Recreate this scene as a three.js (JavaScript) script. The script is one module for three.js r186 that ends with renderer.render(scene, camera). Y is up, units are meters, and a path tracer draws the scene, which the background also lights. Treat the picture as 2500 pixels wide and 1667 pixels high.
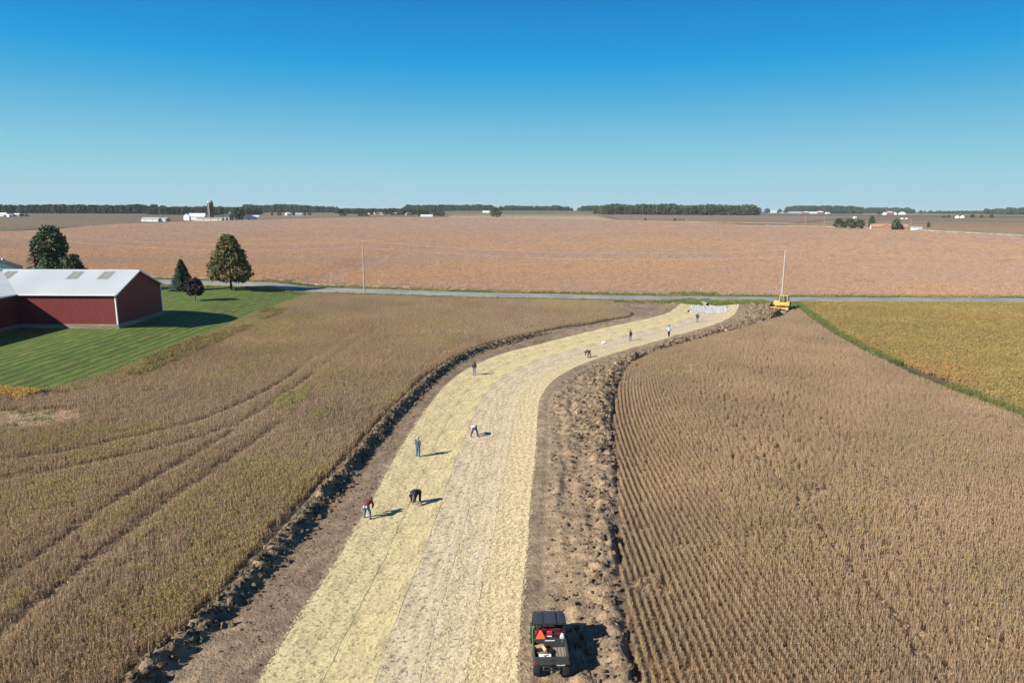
import * as THREE from 'three';
import { mergeGeometries } from 'three/addons/utils/BufferGeometryUtils.js';
import { RoundedBoxGeometry } from 'three/addons/geometries/RoundedBoxGeometry.js';
import { FontLoader } from 'three/addons/loaders/FontLoader.js';
import { TextGeometry } from 'three/addons/geometries/TextGeometry.js';

// ---------------------------------------------------------------- camera, sky, sun, exposure
const scene = new THREE.Scene();
const camera = new THREE.PerspectiveCamera(53.14, 1024 / 682, 0.1, 40000);
camera.position.set(0, 19.5, 0);
camera.rotation.order = 'YXZ';
camera.rotation.set(-Math.atan(321 / 1667), 0, THREE.MathUtils.degToRad(0.23));

const EXPOSURE = 1.75;
const renderer = new THREE.WebGLRenderer({ antialias: true });
renderer.toneMapping = THREE.LinearToneMapping;
renderer.toneMappingExposure = EXPOSURE;
renderer.shadowMap.enabled = true;
renderer.setSize(1024, 682);

// clear autumn sky: pale at the horizon, deep blue overhead
{
  const w = 512, h = 512, d = new Float32Array(w * h * 4);
  const stops = [ // elevation in degrees, linear colour as it should look
    [-90, .38, .55, .62], [-2, .40, .61, .70], [0, .41, .632, .735], [1.1, .40, .632, .735], [2.4, .352, .63, .735], [4.04, .275, .597, .738], [6.5, .174, .503, .726], [8.9, .078, .418, .72],
    [10.9, .030, .362, .725], [12, .022, .326, .705], [15.7, .018, .231, .617], [22, .026, .168, .47], [40, .036, .115, .30], [90, .04, .092, .22]];
  for (let j = 0; j < h; j++) {
    const el = ((j + .5) / h - .5) * 180;
    let k = 0; while (k < stops.length - 2 && el > stops[k + 1][0]) k++;
    const a = stops[k], b = stops[k + 1], t = Math.min(1, Math.max(0, (el - a[0]) / (b[0] - a[0])));
    for (let i = 0; i < w; i++) { const o = (j * w + i) * 4; for (let c = 0; c < 3; c++) d[o + c] = (a[c + 1] + (b[c + 1] - a[c + 1]) * t) / EXPOSURE; d[o + 3] = 1; }
  }
  const sky = new THREE.DataTexture(d, w, h, THREE.RGBAFormat, THREE.FloatType);
  sky.mapping = THREE.EquirectangularReflectionMapping; sky.magFilter = THREE.LinearFilter; sky.needsUpdate = true;
  scene.background = sky; scene.environment = sky;
}
scene.fog = new THREE.FogExp2(new THREE.Color(.78, .88, 1), .00005);
const SUN_EL = THREE.MathUtils.degToRad(31.5), SUN_AZ = THREE.MathUtils.degToRad(35);
const sun = new THREE.DirectionalLight(new THREE.Color(1, .94, .83), 5);
sun.position.set(-Math.cos(SUN_EL) * Math.cos(SUN_AZ), Math.sin(SUN_EL), Math.cos(SUN_EL) * Math.sin(SUN_AZ)).multiplyScalar(260).add(new THREE.Vector3(0, 0, -90));
sun.target.position.set(0, 0, -90); sun.castShadow = true;
Object.assign(sun.shadow.camera, { left: -160, right: 160, top: 160, bottom: -160, near: 1, far: 700 });
sun.shadow.mapSize.set(4096, 4096);
scene.add(sun, sun.target);

// ---------------------------------------------------------------- small tools
function rnd(seed) { let a = seed >>> 0; return () => { a |= 0; a = a + 0x6D2B79F5 | 0; let t = Math.imul(a ^ a >>> 15, 1 | a); t = t + Math.imul(t ^ t >>> 7, 61 | t) ^ t; return ((t ^ t >>> 14) >>> 0) / 4294967296; }; }
const clamp = (v, a = 0, b = 1) => Math.min(b, Math.max(a, v)), lerp = (a, b, t) => a + (b - a) * t;
const ss = (t) => { t = clamp(t); return t * t * (3 - 2 * t); };
function hash2(i, j, s) { let h = Math.imul(i, 374761393) ^ Math.imul(j, 668265263) ^ Math.imul(s + 17, 2147483647 - 61); h = Math.imul(h ^ h >>> 13, 1274126177); h = Math.imul(h ^ h >>> 15, 2246822519); return ((h ^ h >>> 16) >>> 0) / 4294967296; }
function vn(x, y, s = 0, px = 0, py = px) { // value noise 0..1, periodic when px > 0
  const xi = Math.floor(x), yi = Math.floor(y), fx = x - xi, fy = y - yi, u = fx * fx * (3 - 2 * fx), v = fy * fy * (3 - 2 * fy);
  const X = (n) => px ? ((n % px) + px) % px : n, Y = (n) => py ? ((n % py) + py) % py : n;
  const a = hash2(X(xi), Y(yi), s), b = hash2(X(xi + 1), Y(yi), s), c = hash2(X(xi), Y(yi + 1), s), d = hash2(X(xi + 1), Y(yi + 1), s);
  return a + (b - a) * u + (c - a) * v + (a - b - c + d) * u * v;
}
function fbm(x, y, s = 0, o = 4, px = 0, py = px) { let a = .5, t = 0, n = 0, f = 1; for (let k = 0; k < o; k++) { t += a * vn(x * f, y * f, s + k * 31, px * f, py * f); n += a; a *= .5; f *= 2; } return t / n; }
function tex(size, tile, fn, srgb = true, h = size) { // fn(u, v in 0..1) -> [r, g, b] 0..1 (sRGB when srgb)
  const d = new Uint8Array(size * h * 4);
  for (let j = 0; j < h; j++) for (let i = 0; i < size; i++) { const c = fn((i + .5) / size, (j + .5) / h), o = (j * size + i) * 4; d[o] = clamp(c[0]) * 255; d[o + 1] = clamp(c[1]) * 255; d[o + 2] = clamp(c[2]) * 255; d[o + 3] = 255; }
  const t = new THREE.DataTexture(d, size, h, THREE.RGBAFormat); t.wrapS = t.wrapT = THREE.RepeatWrapping; t.magFilter = THREE.LinearFilter; t.minFilter = THREE.LinearMipmapLinearFilter; t.generateMipmaps = true;
  if (srgb) t.colorSpace = THREE.SRGBColorSpace; t.repeat.set(1 / tile, 1 / tile); t.needsUpdate = true; return t;
}
const lin = (r, g, b) => new THREE.Color().setRGB(r, g, b);
function mat(c, rough = .85, o = {}) { return new THREE.MeshStandardMaterial({ color: c instanceof THREE.Color ? c : lin(...c), roughness: rough, metalness: 0, ...o }); }
const taken = {};
function numbered(n) { const k = taken[n] = (taken[n] ?? -1) + 1; return k ? `${n}_${String(k).padStart(3, '0')}` : n; }
function tag(o, label, category, group, kind) { if (label) o.userData.label = label; if (category) o.userData.category = category; if (group) o.userData.group = group; if (kind) o.userData.kind = kind; return o; }
function shadows(o) { o.castShadow = true; o.receiveShadow = true; return o; }
function base(name, [x, y, z] = [0, 0, 0], turn = 0) { const g = new THREE.Group(); g.name = numbered(name); g.position.set(x, y, z); g.rotation.y = turn; scene.add(g); return g; }
function norm(g) { let q = g.index ? g.toNonIndexed() : g; for (const k of Object.keys(q.attributes)) if (!['position', 'normal', 'uv'].includes(k)) q.deleteAttribute(k); if (!q.attributes.uv) q.setAttribute('uv', new THREE.BufferAttribute(new Float32Array(q.attributes.position.count * 2), 2)); if (!q.attributes.normal) q.computeVertexNormals(); return q; }
function join(gs) { return gs.length === 1 ? gs[0] : mergeGeometries(gs.map(norm)); }
function part(name, geo, m, parent, label) { const o = shadows(new THREE.Mesh(Array.isArray(geo) ? join(geo) : geo, m)); o.name = parent === scene ? numbered(name) : name; parent.add(o); if (label) o.userData.label = label; return o; }
function bx(w, h, d, x = 0, y = 0, z = 0, rx = 0, ry = 0, rz = 0) { const g = new THREE.BoxGeometry(w, h, d); if (rx) g.rotateX(rx); if (ry) g.rotateY(ry); if (rz) g.rotateZ(rz); return g.translate(x, y, z); }
function rb(w, h, d, r, x = 0, y = 0, z = 0, rx = 0, ry = 0, rz = 0) { const g = new RoundedBoxGeometry(w, h, d, 2, r); if (rx) g.rotateX(rx); if (ry) g.rotateY(ry); if (rz) g.rotateZ(rz); return g.translate(x, y, z); }
function cyl(r0, r1, h, x = 0, y = 0, z = 0, seg = 12, rx = 0, rz = 0, open = false) { const g = new THREE.CylinderGeometry(r1, r0, h, seg, 1, open); if (rx) g.rotateX(rx); if (rz) g.rotateZ(rz); return g.translate(x, y, z); }
function bar(a, b, r0, r1 = r0, seg = 8) { const A = new THREE.Vector3(...a), B = new THREE.Vector3(...b), d = B.clone().sub(A), g = new THREE.CylinderGeometry(r1, r0, d.length(), seg); g.applyQuaternion(new THREE.Quaternion().setFromUnitVectors(new THREE.Vector3(0, 1, 0), d.normalize())); return g.translate((a[0] + b[0]) / 2, (a[1] + b[1]) / 2, (a[2] + b[2]) / 2); }
function tube(pts, r, seg = 24, rs = 8) { return new THREE.TubeGeometry(new THREE.CatmullRomCurve3(pts.map(p => new THREE.Vector3(...p))), seg, r, rs, false); }
function prism(outline, depth, z0 = 0) { const s = new THREE.Shape(outline.map(p => new THREE.Vector2(...p))); return new THREE.ExtrudeGeometry(s, { depth, bevelEnabled: false }).translate(0, 0, z0); }
function gridGeo(nu, nv, fn, col) { // fn(u, v) -> [x, y, z]; uv are world metres; winding such that up faces +y for u along x and v along -z
  const P = new Float32Array((nu + 1) * (nv + 1) * 3), U = new Float32Array((nu + 1) * (nv + 1) * 2), C = col ? new Float32Array((nu + 1) * (nv + 1) * 3) : null, I = [];
  for (let j = 0; j <= nv; j++) for (let i = 0; i <= nu; i++) { const k = j * (nu + 1) + i, p = fn(i / nu, j / nv); U[k * 2] = p[3] ?? p[0]; U[k * 2 + 1] = p[4] ?? -p[2]; P[k * 3] = p[0]; P[k * 3 + 1] = p[1]; P[k * 3 + 2] = p[2]; if (C) C.set(col(p[0], p[2], i / nu, j / nv), k * 3); }
  for (let j = 0; j < nv; j++) for (let i = 0; i < nu; i++) { const a = j * (nu + 1) + i, b = a + 1, c = a + nu + 1, d = c + 1; I.push(a, b, d, a, d, c); }
  const g = new THREE.BufferGeometry(); g.setAttribute('position', new THREE.BufferAttribute(P.slice(0, (nu + 1) * (nv + 1) * 3), 3)); g.setAttribute('uv', new THREE.BufferAttribute(U, 2)); if (C) g.setAttribute('color', new THREE.BufferAttribute(C, 3)); g.setIndex(I); g.computeVertexNormals(); return g;
}
class Soup { // loose coloured faces: leaves, stalks, pods
  constructor() { this.p = []; this.n = []; this.c = []; }
  quad(c, u, v, col) { // centre, half vectors
    const A = [c[0] - u[0] - v[0], c[1] - u[1] - v[1], c[2] - u[2] - v[2]], B = [c[0] + u[0] - v[0], c[1] + u[1] - v[1], c[2] + u[2] - v[2]], C = [c[0] + u[0] + v[0], c[1] + u[1] + v[1], c[2] + u[2] + v[2]], D = [c[0] - u[0] + v[0], c[1] - u[1] + v[1], c[2] - u[2] + v[2]];
    let nx = u[1] * v[2] - u[2] * v[1], ny = u[2] * v[0] - u[0] * v[2], nz = u[0] * v[1] - u[1] * v[0]; const l = Math.hypot(nx, ny, nz) || 1; nx /= l; ny /= l; nz /= l;
    for (const q of [A, B, C, A, C, D]) { this.p.push(q[0], q[1], q[2]); this.n.push(nx, ny, nz); this.c.push(col[0], col[1], col[2]); }
  }
  geo() { const g = new THREE.BufferGeometry(); g.setAttribute('position', new THREE.Float32BufferAttribute(this.p, 3)); g.setAttribute('normal', new THREE.Float32BufferAttribute(this.n, 3)); g.setAttribute('color', new THREE.Float32BufferAttribute(this.c, 3)); return g; }
}
function randDir(r) { const z = r() * 2 - 1, a = r() * 6.2832, s = Math.sqrt(1 - z * z); return [s * Math.cos(a), z, s * Math.sin(a)]; }
function perp(d, r) { let e = randDir(r); let c = [d[1] * e[2] - d[2] * e[1], d[2] * e[0] - d[0] * e[2], d[0] * e[1] - d[1] * e[0]]; const l = Math.hypot(...c) || 1; return c.map(v => v / l); }
const sc3 = (v, k) => [v[0] * k, v[1] * k, v[2] * k];

// plan curves, in metres (x, z)
function curve(pts, n) { return new THREE.CatmullRomCurve3(pts.map(p => new THREE.Vector3(p[0], 0, p[1])), false, 'centripetal').getSpacedPoints(n).map(v => [v.x, v.z]); }
function side(poly, x, z) { // signed distance to a polyline, positive on its right hand
  let best = 1e18, sg = 1, bs = 0;
  for (let k = 0; k < poly.length - 1; k++) {
    const ax = poly[k][0], az = poly[k][1], tx = poly[k + 1][0] - ax, tz = poly[k + 1][1] - az, l2 = tx * tx + tz * tz;
    let t = ((x - ax) * tx + (z - az) * tz) / l2; t = t < 0 ? 0 : t > 1 ? 1 : t;
    const dx = x - ax - t * tx, dz = z - az - t * tz, d2 = dx * dx + dz * dz;
    if (d2 < best) { best = d2; sg = (tx * (z - az) - tz * (x - ax)) >= 0 ? 1 : -1; bs = (k + t) / (poly.length - 1); }
  }
  side.s = bs; return Math.sqrt(best) * sg;
}
function inPoly(poly, x, z) { let c = false; for (let i = 0, j = poly.length - 1; i < poly.length; j = i++) { const a = poly[i], b = poly[j]; if ((a[1] > z) !== (b[1] > z) && x < (b[0] - a[0]) * (z - a[1]) / (b[1] - a[1]) + a[0]) c = !c; } return c; }
function atZ(poly, z) { // x on a polyline whose z runs downwards
  for (let k = 0; k < poly.length - 1; k++) if (z <= poly[k][1] && z >= poly[k + 1][1]) return lerp(poly[k][0], poly[k + 1][0], (z - poly[k][1]) / (poly[k + 1][1] - poly[k][1]));
  return z > poly[0][1] ? poly[0][0] : poly[poly.length - 1][0];
}
function atX(poly, x) { for (let k = 0; k < poly.length - 1; k++) if (x >= poly[k][0] && x <= poly[k + 1][0]) return lerp(poly[k][1], poly[k + 1][1], (x - poly[k][0]) / (poly[k + 1][0] - poly[k][0])); return x < poly[0][0] ? poly[0][1] : poly[poly.length - 1][1]; }

// ---------------------------------------------------------------- plan of the place
const BL = curve([[-10.9, -14], [-10.5, -25.4], [-10.25, -30], [-9.8, -35.9], [-9.5, -42], [-9.3, -52], [-8.9, -59], [-8.3, -67], [-7.1, -76.5], [-5.1, -83.8], [-1.6, -91.4], [3.4, -98], [8.6, -104.7], [16.5, -114.3], [23.8, -122.2], [29.8, -130.2], [33.6, -138.5], [36.0, -144.6]], 90); // left edge of the straw blankets
const BR = curve([[.0, -14], [.26, -25.4], [.45, -29.7], [.69, -33.7], [1.02, -38.6], [1.45, -46], [2.0, -53.7], [2.35, -60.9], [2.7, -67], [3.3, -71.4], [4.6, -76.6], [6.4, -81.1], [8.7, -85.3], [11.4, -89.3], [14.3, -93], [24.6, -104.9], [30.8, -112.2], [36.5, -119.2], [41.7, -127.8], [46.5, -139], [48.4, -144.8]], 90);
const RIDGE_L = curve([[-15.9, -14], [-15.5, -25], [-14.8, -28.3], [-14.25, -31.1], [-13.75, -34.5], [-13.3, -38.5], [-12.95, -43.6], [-12.55, -48.3], [-12, -55], [-11.4, -62.5], [-10.2, -72], [-9.1, -79], [-7.2, -87.2], [-5.2, -92.6], [-1.65, -98], [3, -104.6], [7.3, -109]], 80);
const EDGE_L = curve([[-16.9, -12], [-16.3, -25.4], [-15.6, -27.9], [-15.1, -30.7], [-14.8, -34.4], [-14.5, -39.7], [-14.1, -44.3], [-13.5, -49.2], [-12.95, -56], [-12.1, -64], [-10.8, -75.8], [-9.1, -83.5], [-6.9, -91.4], [-3, -99.2], [3, -107.2], [9.1, -114], [12.3, -116], [17.7, -121.9], [21.5, -125.3], [23.4, -130.4], [22.4, -141], [22, -146]], 110);
const EDGE_R = curve([[5.2, -12], [5.4, -25.5], [5.5, -28], [5.7, -30.8], [5.95, -33.7], [6.4, -37.6], [6.95, -41.8], [7.9, -47.7], [8.6, -53.2], [9.4, -60], [10.9, -68.8], [13, -78.2], [15.2, -85], [17.6, -89.2], [19.8, -92.7], [24.5, -98.1], [28, -101.8], [32, -106.2], [37.8, -111.8], [45.4, -120.2], [51, -127.2], [53.4, -130.5], [55, -135], [55.5, -146]], 110);
const RIDGE_R = curve([[4.6, -14], [4.9, -25.7], [5.0, -28.4], [5.15, -31.6], [5.5, -37.6], [6.4, -43.8], [7.2, -51.2], [8.1, -58.8], [9.2, -67.2], [11.5, -78.2], [14.3, -86], [18.6, -91.8], [23, -97.8], [27.6, -103], [33.4, -108.9], [42.6, -119.6], [49, -126]], 90);
const ROAD_N = [[-330, -212], [-200, -190], [-120, -175.5], [-76, -167], [-50, -162.8], [-35, -160], [-8, -154.2], [31, -150], [59, -148.6], [113, -148.2], [200, -148.4], [330, -150]];
const ROAD_F = [[-330, -220], [-200, -198], [-120, -183.5], [-76, -175], [-50, -170.8], [-35, -167.6], [-8, -161], [31, -156.2], [62, -154.8], [116, -154.4], [200, -154.6], [330, -156.2]];
const LAWN = [[-51.5, -70.2], [-50, -72.7], [-48.4, -79.4], [-48, -95], [-48.3, -110], [-48.6, -123], [-48.2, -140], [-47, -158.2]]; // lawn lies left of this
const YELLOW = [[49.4, -40], [49.3, -63.3], [49.2, -72.9], [49.2, -81], [50.2, -93.4], [51.8, -105.7], [55.2, -122], [60.2, -143.6]]; // ripening field lies right of this
const BIG = [[-330, -227], [-200, -204.5], [-120, -190], [-76, -181], [-50, -176.5], [-35, -172.8], [-8, -166], [31, -160.4], [62, -158.4], [116, -158], [200, -158.2], [330, -160], [372, -300], [400, -541], [412, -803], [317, -960], [177, -1262], [-242, -1300], [-377, -1023], [-454, -804], [-424, -566], [-410, -400]];

function T(d) { return 9 * ss((d - 500) / 1200) + 3.5 * ss((d - 1700) / 2500); }             // the land rises gently far away
function plain(x, z) { const d = -z; return T(d) + ss((-49 - x) / 13) * (1 - ss((d - 180) / 250)); } // and by a metre towards the farmyard
function acrossBlanket(x, z) { const l = side(BL, x, z), s = side.s, r = -side(BR, x, z); return [l, r, s]; }
const SWALE = .35;
function blanketY(u) { const k = 2 * u - 1; return -SWALE * (1 - k * k) + .012; }
function dirtY(x, z) {
  const [l, r, rs] = acrossBlanket(x, z);
  let y = .02;
  if (l > 0 && r > 0) { const u = l / (l + r), k = 2 * u - 1; y = -SWALE * (1 - k * k) - .13 * ss(Math.min(l, r) / .5); return y + (fbm(x * .8, z * .8, 5, 3) - .5) * .03; }
  const n1 = fbm(x * 1.3, z * 1.3, 11, 4), n2 = fbm(x * 4.1, z * 4.1, 23, 3), big = fbm(x * .35, z * .35, 3, 2);
  if (l <= 0) {
    const out = side(EDGE_L, x, z), rd = side(RIDGE_L, x, z), s = side.s, fade = 1 - ss((s - .9) / .1);
    y += ss(-l / 1.2) * .05 + (n2 - .5) * .055 + Math.sin(l * 9 + n1 * 3) * .012;
    const w = .42 + .22 * big;
    y += fade * (.28 + .5 * n1) * Math.exp(-((rd / w) ** 2)) * (.75 + .7 * n2);
    y += (n1 - .5) * .25 * ss((z + 106) / -6) ;
    return lerp(-.06, y, ss(out / .45));
  }
  const out = -side(EDGE_R, x, z), rd = side(RIDGE_R, x, z), s = side.s, rough = ss((-r - 1.1) / 1.2);
  y += (n2 - .5) * .05 + rough * ((n1 - .42) * .40 + (n2 - .5) * .26 + (big - .4) * .2 + (fbm(-r * 1.5, rs * 36, 93, 3) - .5) * .42) - .06 * Math.exp(-(((-r - 1.0) / .22) ** 2)) - .05 * Math.exp(-(((-r - 2.3) / .25) ** 2));
  const w = .6 + .7 * big, amp = lerp(.2, .5, ss((-z - 48) / 12)) * lerp(1, .62, ss((-z - 92) / 12)) * (1 + .5 * ss((-z - 118) / 6)) * (.25 + 1.4 * vn(z * .35, 5, 91));
  y += amp * (.35 + 1.1 * n1) * Math.exp(-((rd / w) ** 2)) * (.7 + .7 * n2);
  if (z < -118) y += .9 * Math.exp(-(((x - 48.5) / 3.2) ** 2 + ((z + 126.5) / 3.6) ** 2)) * (.6 + .9 * n1);
  return lerp(-.06, Math.max(y, -.1), ss(out / .5));
}
function inDirt(x, z, m = 0) { return z > -145.5 + m * 1.5 && z < -12 && side(EDGE_L, x, z) > m && side(EDGE_R, x, z) < -m; }
function groundY(x, z) { return inDirt(x, z, 0) ? dirtY(x, z) : plain(x, z); }

// ---------------------------------------------------------------- ground materials
const soilTex = tex(512, 4, (u, v) => { const n = fbm(u * 16, v * 16, 1, 5, 16), m = vn(u * 90, v * 90, 7, 90), k = .62 + .5 * (n - .5) + .26 * (m - .5); const st = vn(u * 60, v * 128, 9, 60, 128) > .86 ? .16 : 0; return [k * .92 + st, k * .86 + st, k * .77 + st * .7]; });
const grainBump = tex(512, 2, (u, v) => { const n = fbm(u * 20, v * 20, 3, 5, 20); return [n, n, n]; }, false);
const soil = mat([.30, .235, .17], .96, { map: soilTex, bumpMap: grainBump, bumpScale: .04, vertexColors: true });
const dirtTex = tex(1024, 8, (u, v) => { const n = fbm(u * 24, v * 24, 41, 5, 24), p = fbm(u * 6, v * 6, 47, 3, 6), m = vn(u * 240, v * 240, 43, 240), k = .77 + .42 * (n - .5) + .2 * (p - .5) + .24 * (m - .5), st = vn(u * 200, v * 200, 49, 200) > .965 ? .22 : 0; return [k + st, k * .955 + st, k * .9 + st * .6]; });
const dirtMat = mat([.45, .355, .26], .97, { map: dirtTex, bumpMap: grainBump, bumpScale: .05, vertexColors: true });
const farTex = tex(512, 60, (u, v) => { const n = fbm(u * 10, v * 10, 61, 5, 10), m = vn(u * 120, v * 120, 63, 120), k = .74 + .34 * (n - .5) + .2 * (m - .5); return [k, k * .98, k * .94]; });
const farBump = tex(512, 12, (u, v) => { const n = fbm(u * 24, v * 24, 67, 4, 24); return [n, n, n]; }, false);

// the soil everywhere, in one sheet that reaches the horizon
{
  const xs = [], zs = [];
  for (let x = -9000; x < -600; x += 600) xs.push(x); for (let x = -600; x < -140; x += 40) xs.push(x); for (let x = -140; x < 140; x += 1.25) xs.push(x); for (let x = 140; x < 600; x += 40) xs.push(x); for (let x = 600; x <= 9000; x += 600) xs.push(x);
  for (let z = 40; z > -170; z -= 1.25) zs.push(z); for (let z = -170; z > -700; z -= 15) zs.push(z); for (let z = -700; z > -4500; z -= 100) zs.push(z); for (const z of [-4500, -6000, -9000, -14000]) zs.push(z);
  const nu = xs.length - 1, cut = zs.findIndex(z => z < -300), far = mat([.2, .152, .105], .96, { map: farTex, vertexColors: true });
  for (const [name, Z, m] of [['ground', zs.slice(0, cut + 1), soil], ['distant_land', zs.slice(cut), far]]) {
  const nv = Z.length - 1, g = gridGeo(nu, nv, (u, v) => {
    const x = xs[Math.round(u * nu)], z = Z[Math.round(v * nv)]; let y = plain(x, z);
    if (Math.abs(x) < 70 && z > -150 && inDirt(x, z, .9)) y = -.8;
    return [x, y, z];
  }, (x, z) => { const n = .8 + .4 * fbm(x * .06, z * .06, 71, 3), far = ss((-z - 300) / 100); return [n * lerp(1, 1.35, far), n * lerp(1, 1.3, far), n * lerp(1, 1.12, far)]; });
  tag(part(name, g, m, scene), null, null, null, 'structure');
  }
}
// the graded, bare earth of the new waterway with its spoil banks
{
  const st = .2, x0 = -20, x1 = 60, z0 = -12, z1 = -146, nx = Math.round((x1 - x0) / st), nz = Math.round((z0 - z1) / st), id = new Map(), P = [], U = [], C = [], I = [];
  const lim = new Float32Array((nz + 1) * 2);
  for (let j = 0; j <= nz; j++) { // the span of each line
    const z = z0 - j * st; let a = 1e9, b = -1e9;
    for (let x = x0; x <= x1; x += .5) if (side(EDGE_L, x, z) > -.3 && side(EDGE_R, x, z) < .3) { a = Math.min(a, x - .6); b = Math.max(b, x + .6); }
    lim[j * 2] = a; lim[j * 2 + 1] = b;
  }
  const vert = (i, j) => {
    const k = j * (nx + 1) + i; if (id.has(k)) return id.get(k);
    const x = x0 + i * st, z = z0 - j * st, n = P.length / 3; P.push(x, dirtY(x, z), z); U.push(x, -z);
    const a = fbm(x * .22, z * .22, 81, 3), dk = fbm(x * .9, z * .9, 83, 3);
    const earth = lerp(.78, 1, ss((side(BL, x, z) + .6 + (dk - .5) * 2) / .8 + ss((-z - 98) / 16) * 4)); // darker topsoil was graded out on the left
    const c = (.72 + .56 * a) * (.9 + .2 * dk) * earth; C.push(c, c * .985, c * lerp(1, .93, a));
    id.set(k, n); return n;
  };
  for (let j = 0; j < nz; j++) for (let i = 0; i < nx; i++) {
    const x = x0 + (i + .5) * st; if (x < Math.min(lim[j * 2], lim[j * 2 + 2]) || x > Math.max(lim[j * 2 + 1], lim[j * 2 + 3])) continue;
    const a = vert(i, j), b = vert(i + 1, j), c = vert(i, j + 1), d = vert(i + 1, j + 1); I.push(a, b, d, a, d, c);
  }
  const g = new THREE.BufferGeometry(); g.setAttribute('position', new THREE.Float32BufferAttribute(P, 3)); g.setAttribute('uv', new THREE.Float32BufferAttribute(U, 2)); g.setAttribute('color', new THREE.Float32BufferAttribute(C, 3)); g.setIndex(I); g.computeVertexNormals();
  tag(part('graded_earth', g, dirtMat, scene), null, null, null, 'structure');
}
// clods of turned earth along the spoil banks
{
  const r = rnd(5), gs = [];
  const clodMat = mat([.3, .24, .178], .97, { map: dirtTex, bumpMap: grainBump, bumpScale: .03 });
  const spots = [];
  const put = (x, z, s) => { if (inDirt(x, z, .15)) spots.push([x, z, s]); };
  for (let k = 0; k < 5200; k++) { const p = RIDGE_L[Math.floor(r() * 79)], q = (r() + r() + r() - 1.5) * 1.1; const f = r(); const a = RIDGE_L[Math.min(79, RIDGE_L.indexOf(p) + 1)]; put(lerp(p[0], a[0], f) + q, lerp(p[1], a[1], f) + (r() - .5) * .6, .03 + .13 * r() ** 3.2); }
  for (let k = 0; k < 6200; k++) { const i = Math.floor(r() * 89), p = RIDGE_R[i]; if (p[1] > -50 && r() < .62) continue; const a = RIDGE_R[i + 1], f = r(), q = (r() + r() + r() - 1.5) * 1.9 - .25; put(lerp(p[0], a[0], f) + q, lerp(p[1], a[1], f) + (r() - .5) * .8, .025 + .17 * r() ** 3.6); }
  for (let k = 0; k < 9000; k++) { const i = Math.floor(r() * 89), p = BR[i], a = BR[i + 1], f = r(), x = lerp(p[0], a[0], f) + 1.2 + r() * 7, z = lerp(p[1], a[1], f); if (side(BR, x, z) > 1.1) put(x, z, .02 + .1 * r() ** 4); }
  for (let k = 0; k < 2200; k++) { const i = Math.floor(r() * 89), p = BL[i], a = BL[i + 1], f = r(), x = lerp(p[0], a[0], f) - .3 - r() * 3, z = lerp(p[1], a[1], f); put(x, z, .015 + .06 * r() ** 4); }
  for (let k = 0; k < 500; k++) put(48.5 + (r() + r() - 1) * 4, -126.5 + (r() + r() - 1) * 4, .06 + .25 * r() ** 3);
  const kinds = [0, 1, 2].map(() => { const g = new THREE.IcosahedronGeometry(1, 1), p = g.attributes.position, m = new Map(); for (let k = 0; k < p.count; k++) { const key = [0, 1, 2].map(q => p.array[k * 3 + q].toFixed(3)).join(); if (!m.has(key)) m.set(key, .68 + .55 * r()); const s = m.get(key); p.setXYZ(k, p.getX(k) * s * 1.25, p.getY(k) * s * .8, p.getZ(k) * s); } g.computeVertexNormals(); return g; });
  const M = new THREE.Matrix4(), E = new THREE.Euler(), Q = new THREE.Quaternion(), col = new THREE.Color();
  kinds.forEach((g, kk) => {
    const mine = spots.filter((_, i) => i % 3 === kk), im = shadows(new THREE.InstancedMesh(g, clodMat, mine.length)); im.name = numbered('earth_clods');
    mine.forEach(([x, z, s], i) => { Q.setFromEuler(E.set(r() * 6.3, r() * 6.3, r() * 6.3)); M.compose(new THREE.Vector3(x, dirtY(x, z) + s * .3, z), Q, new THREE.Vector3(s * (.8 + .5 * r()), s * (.7 + .5 * r()), s * (.8 + .5 * r()))); im.setMatrixAt(i, M); const v = (.65 + .7 * r()) * (side(BL, x, z) < 0 && z > -104 ? .75 : 1); im.setColorAt(i, col.setRGB(v, v * .98, v * .95)); });
    tag(im, ['loose clods of dark earth strewn over the spoil banks', 'broken clods of grey-brown earth beside the straw blankets', 'rough lumps of turned soil on the dirt banks'][kk], 'clods', null, 'stuff'); scene.add(im);
  });
}

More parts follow.
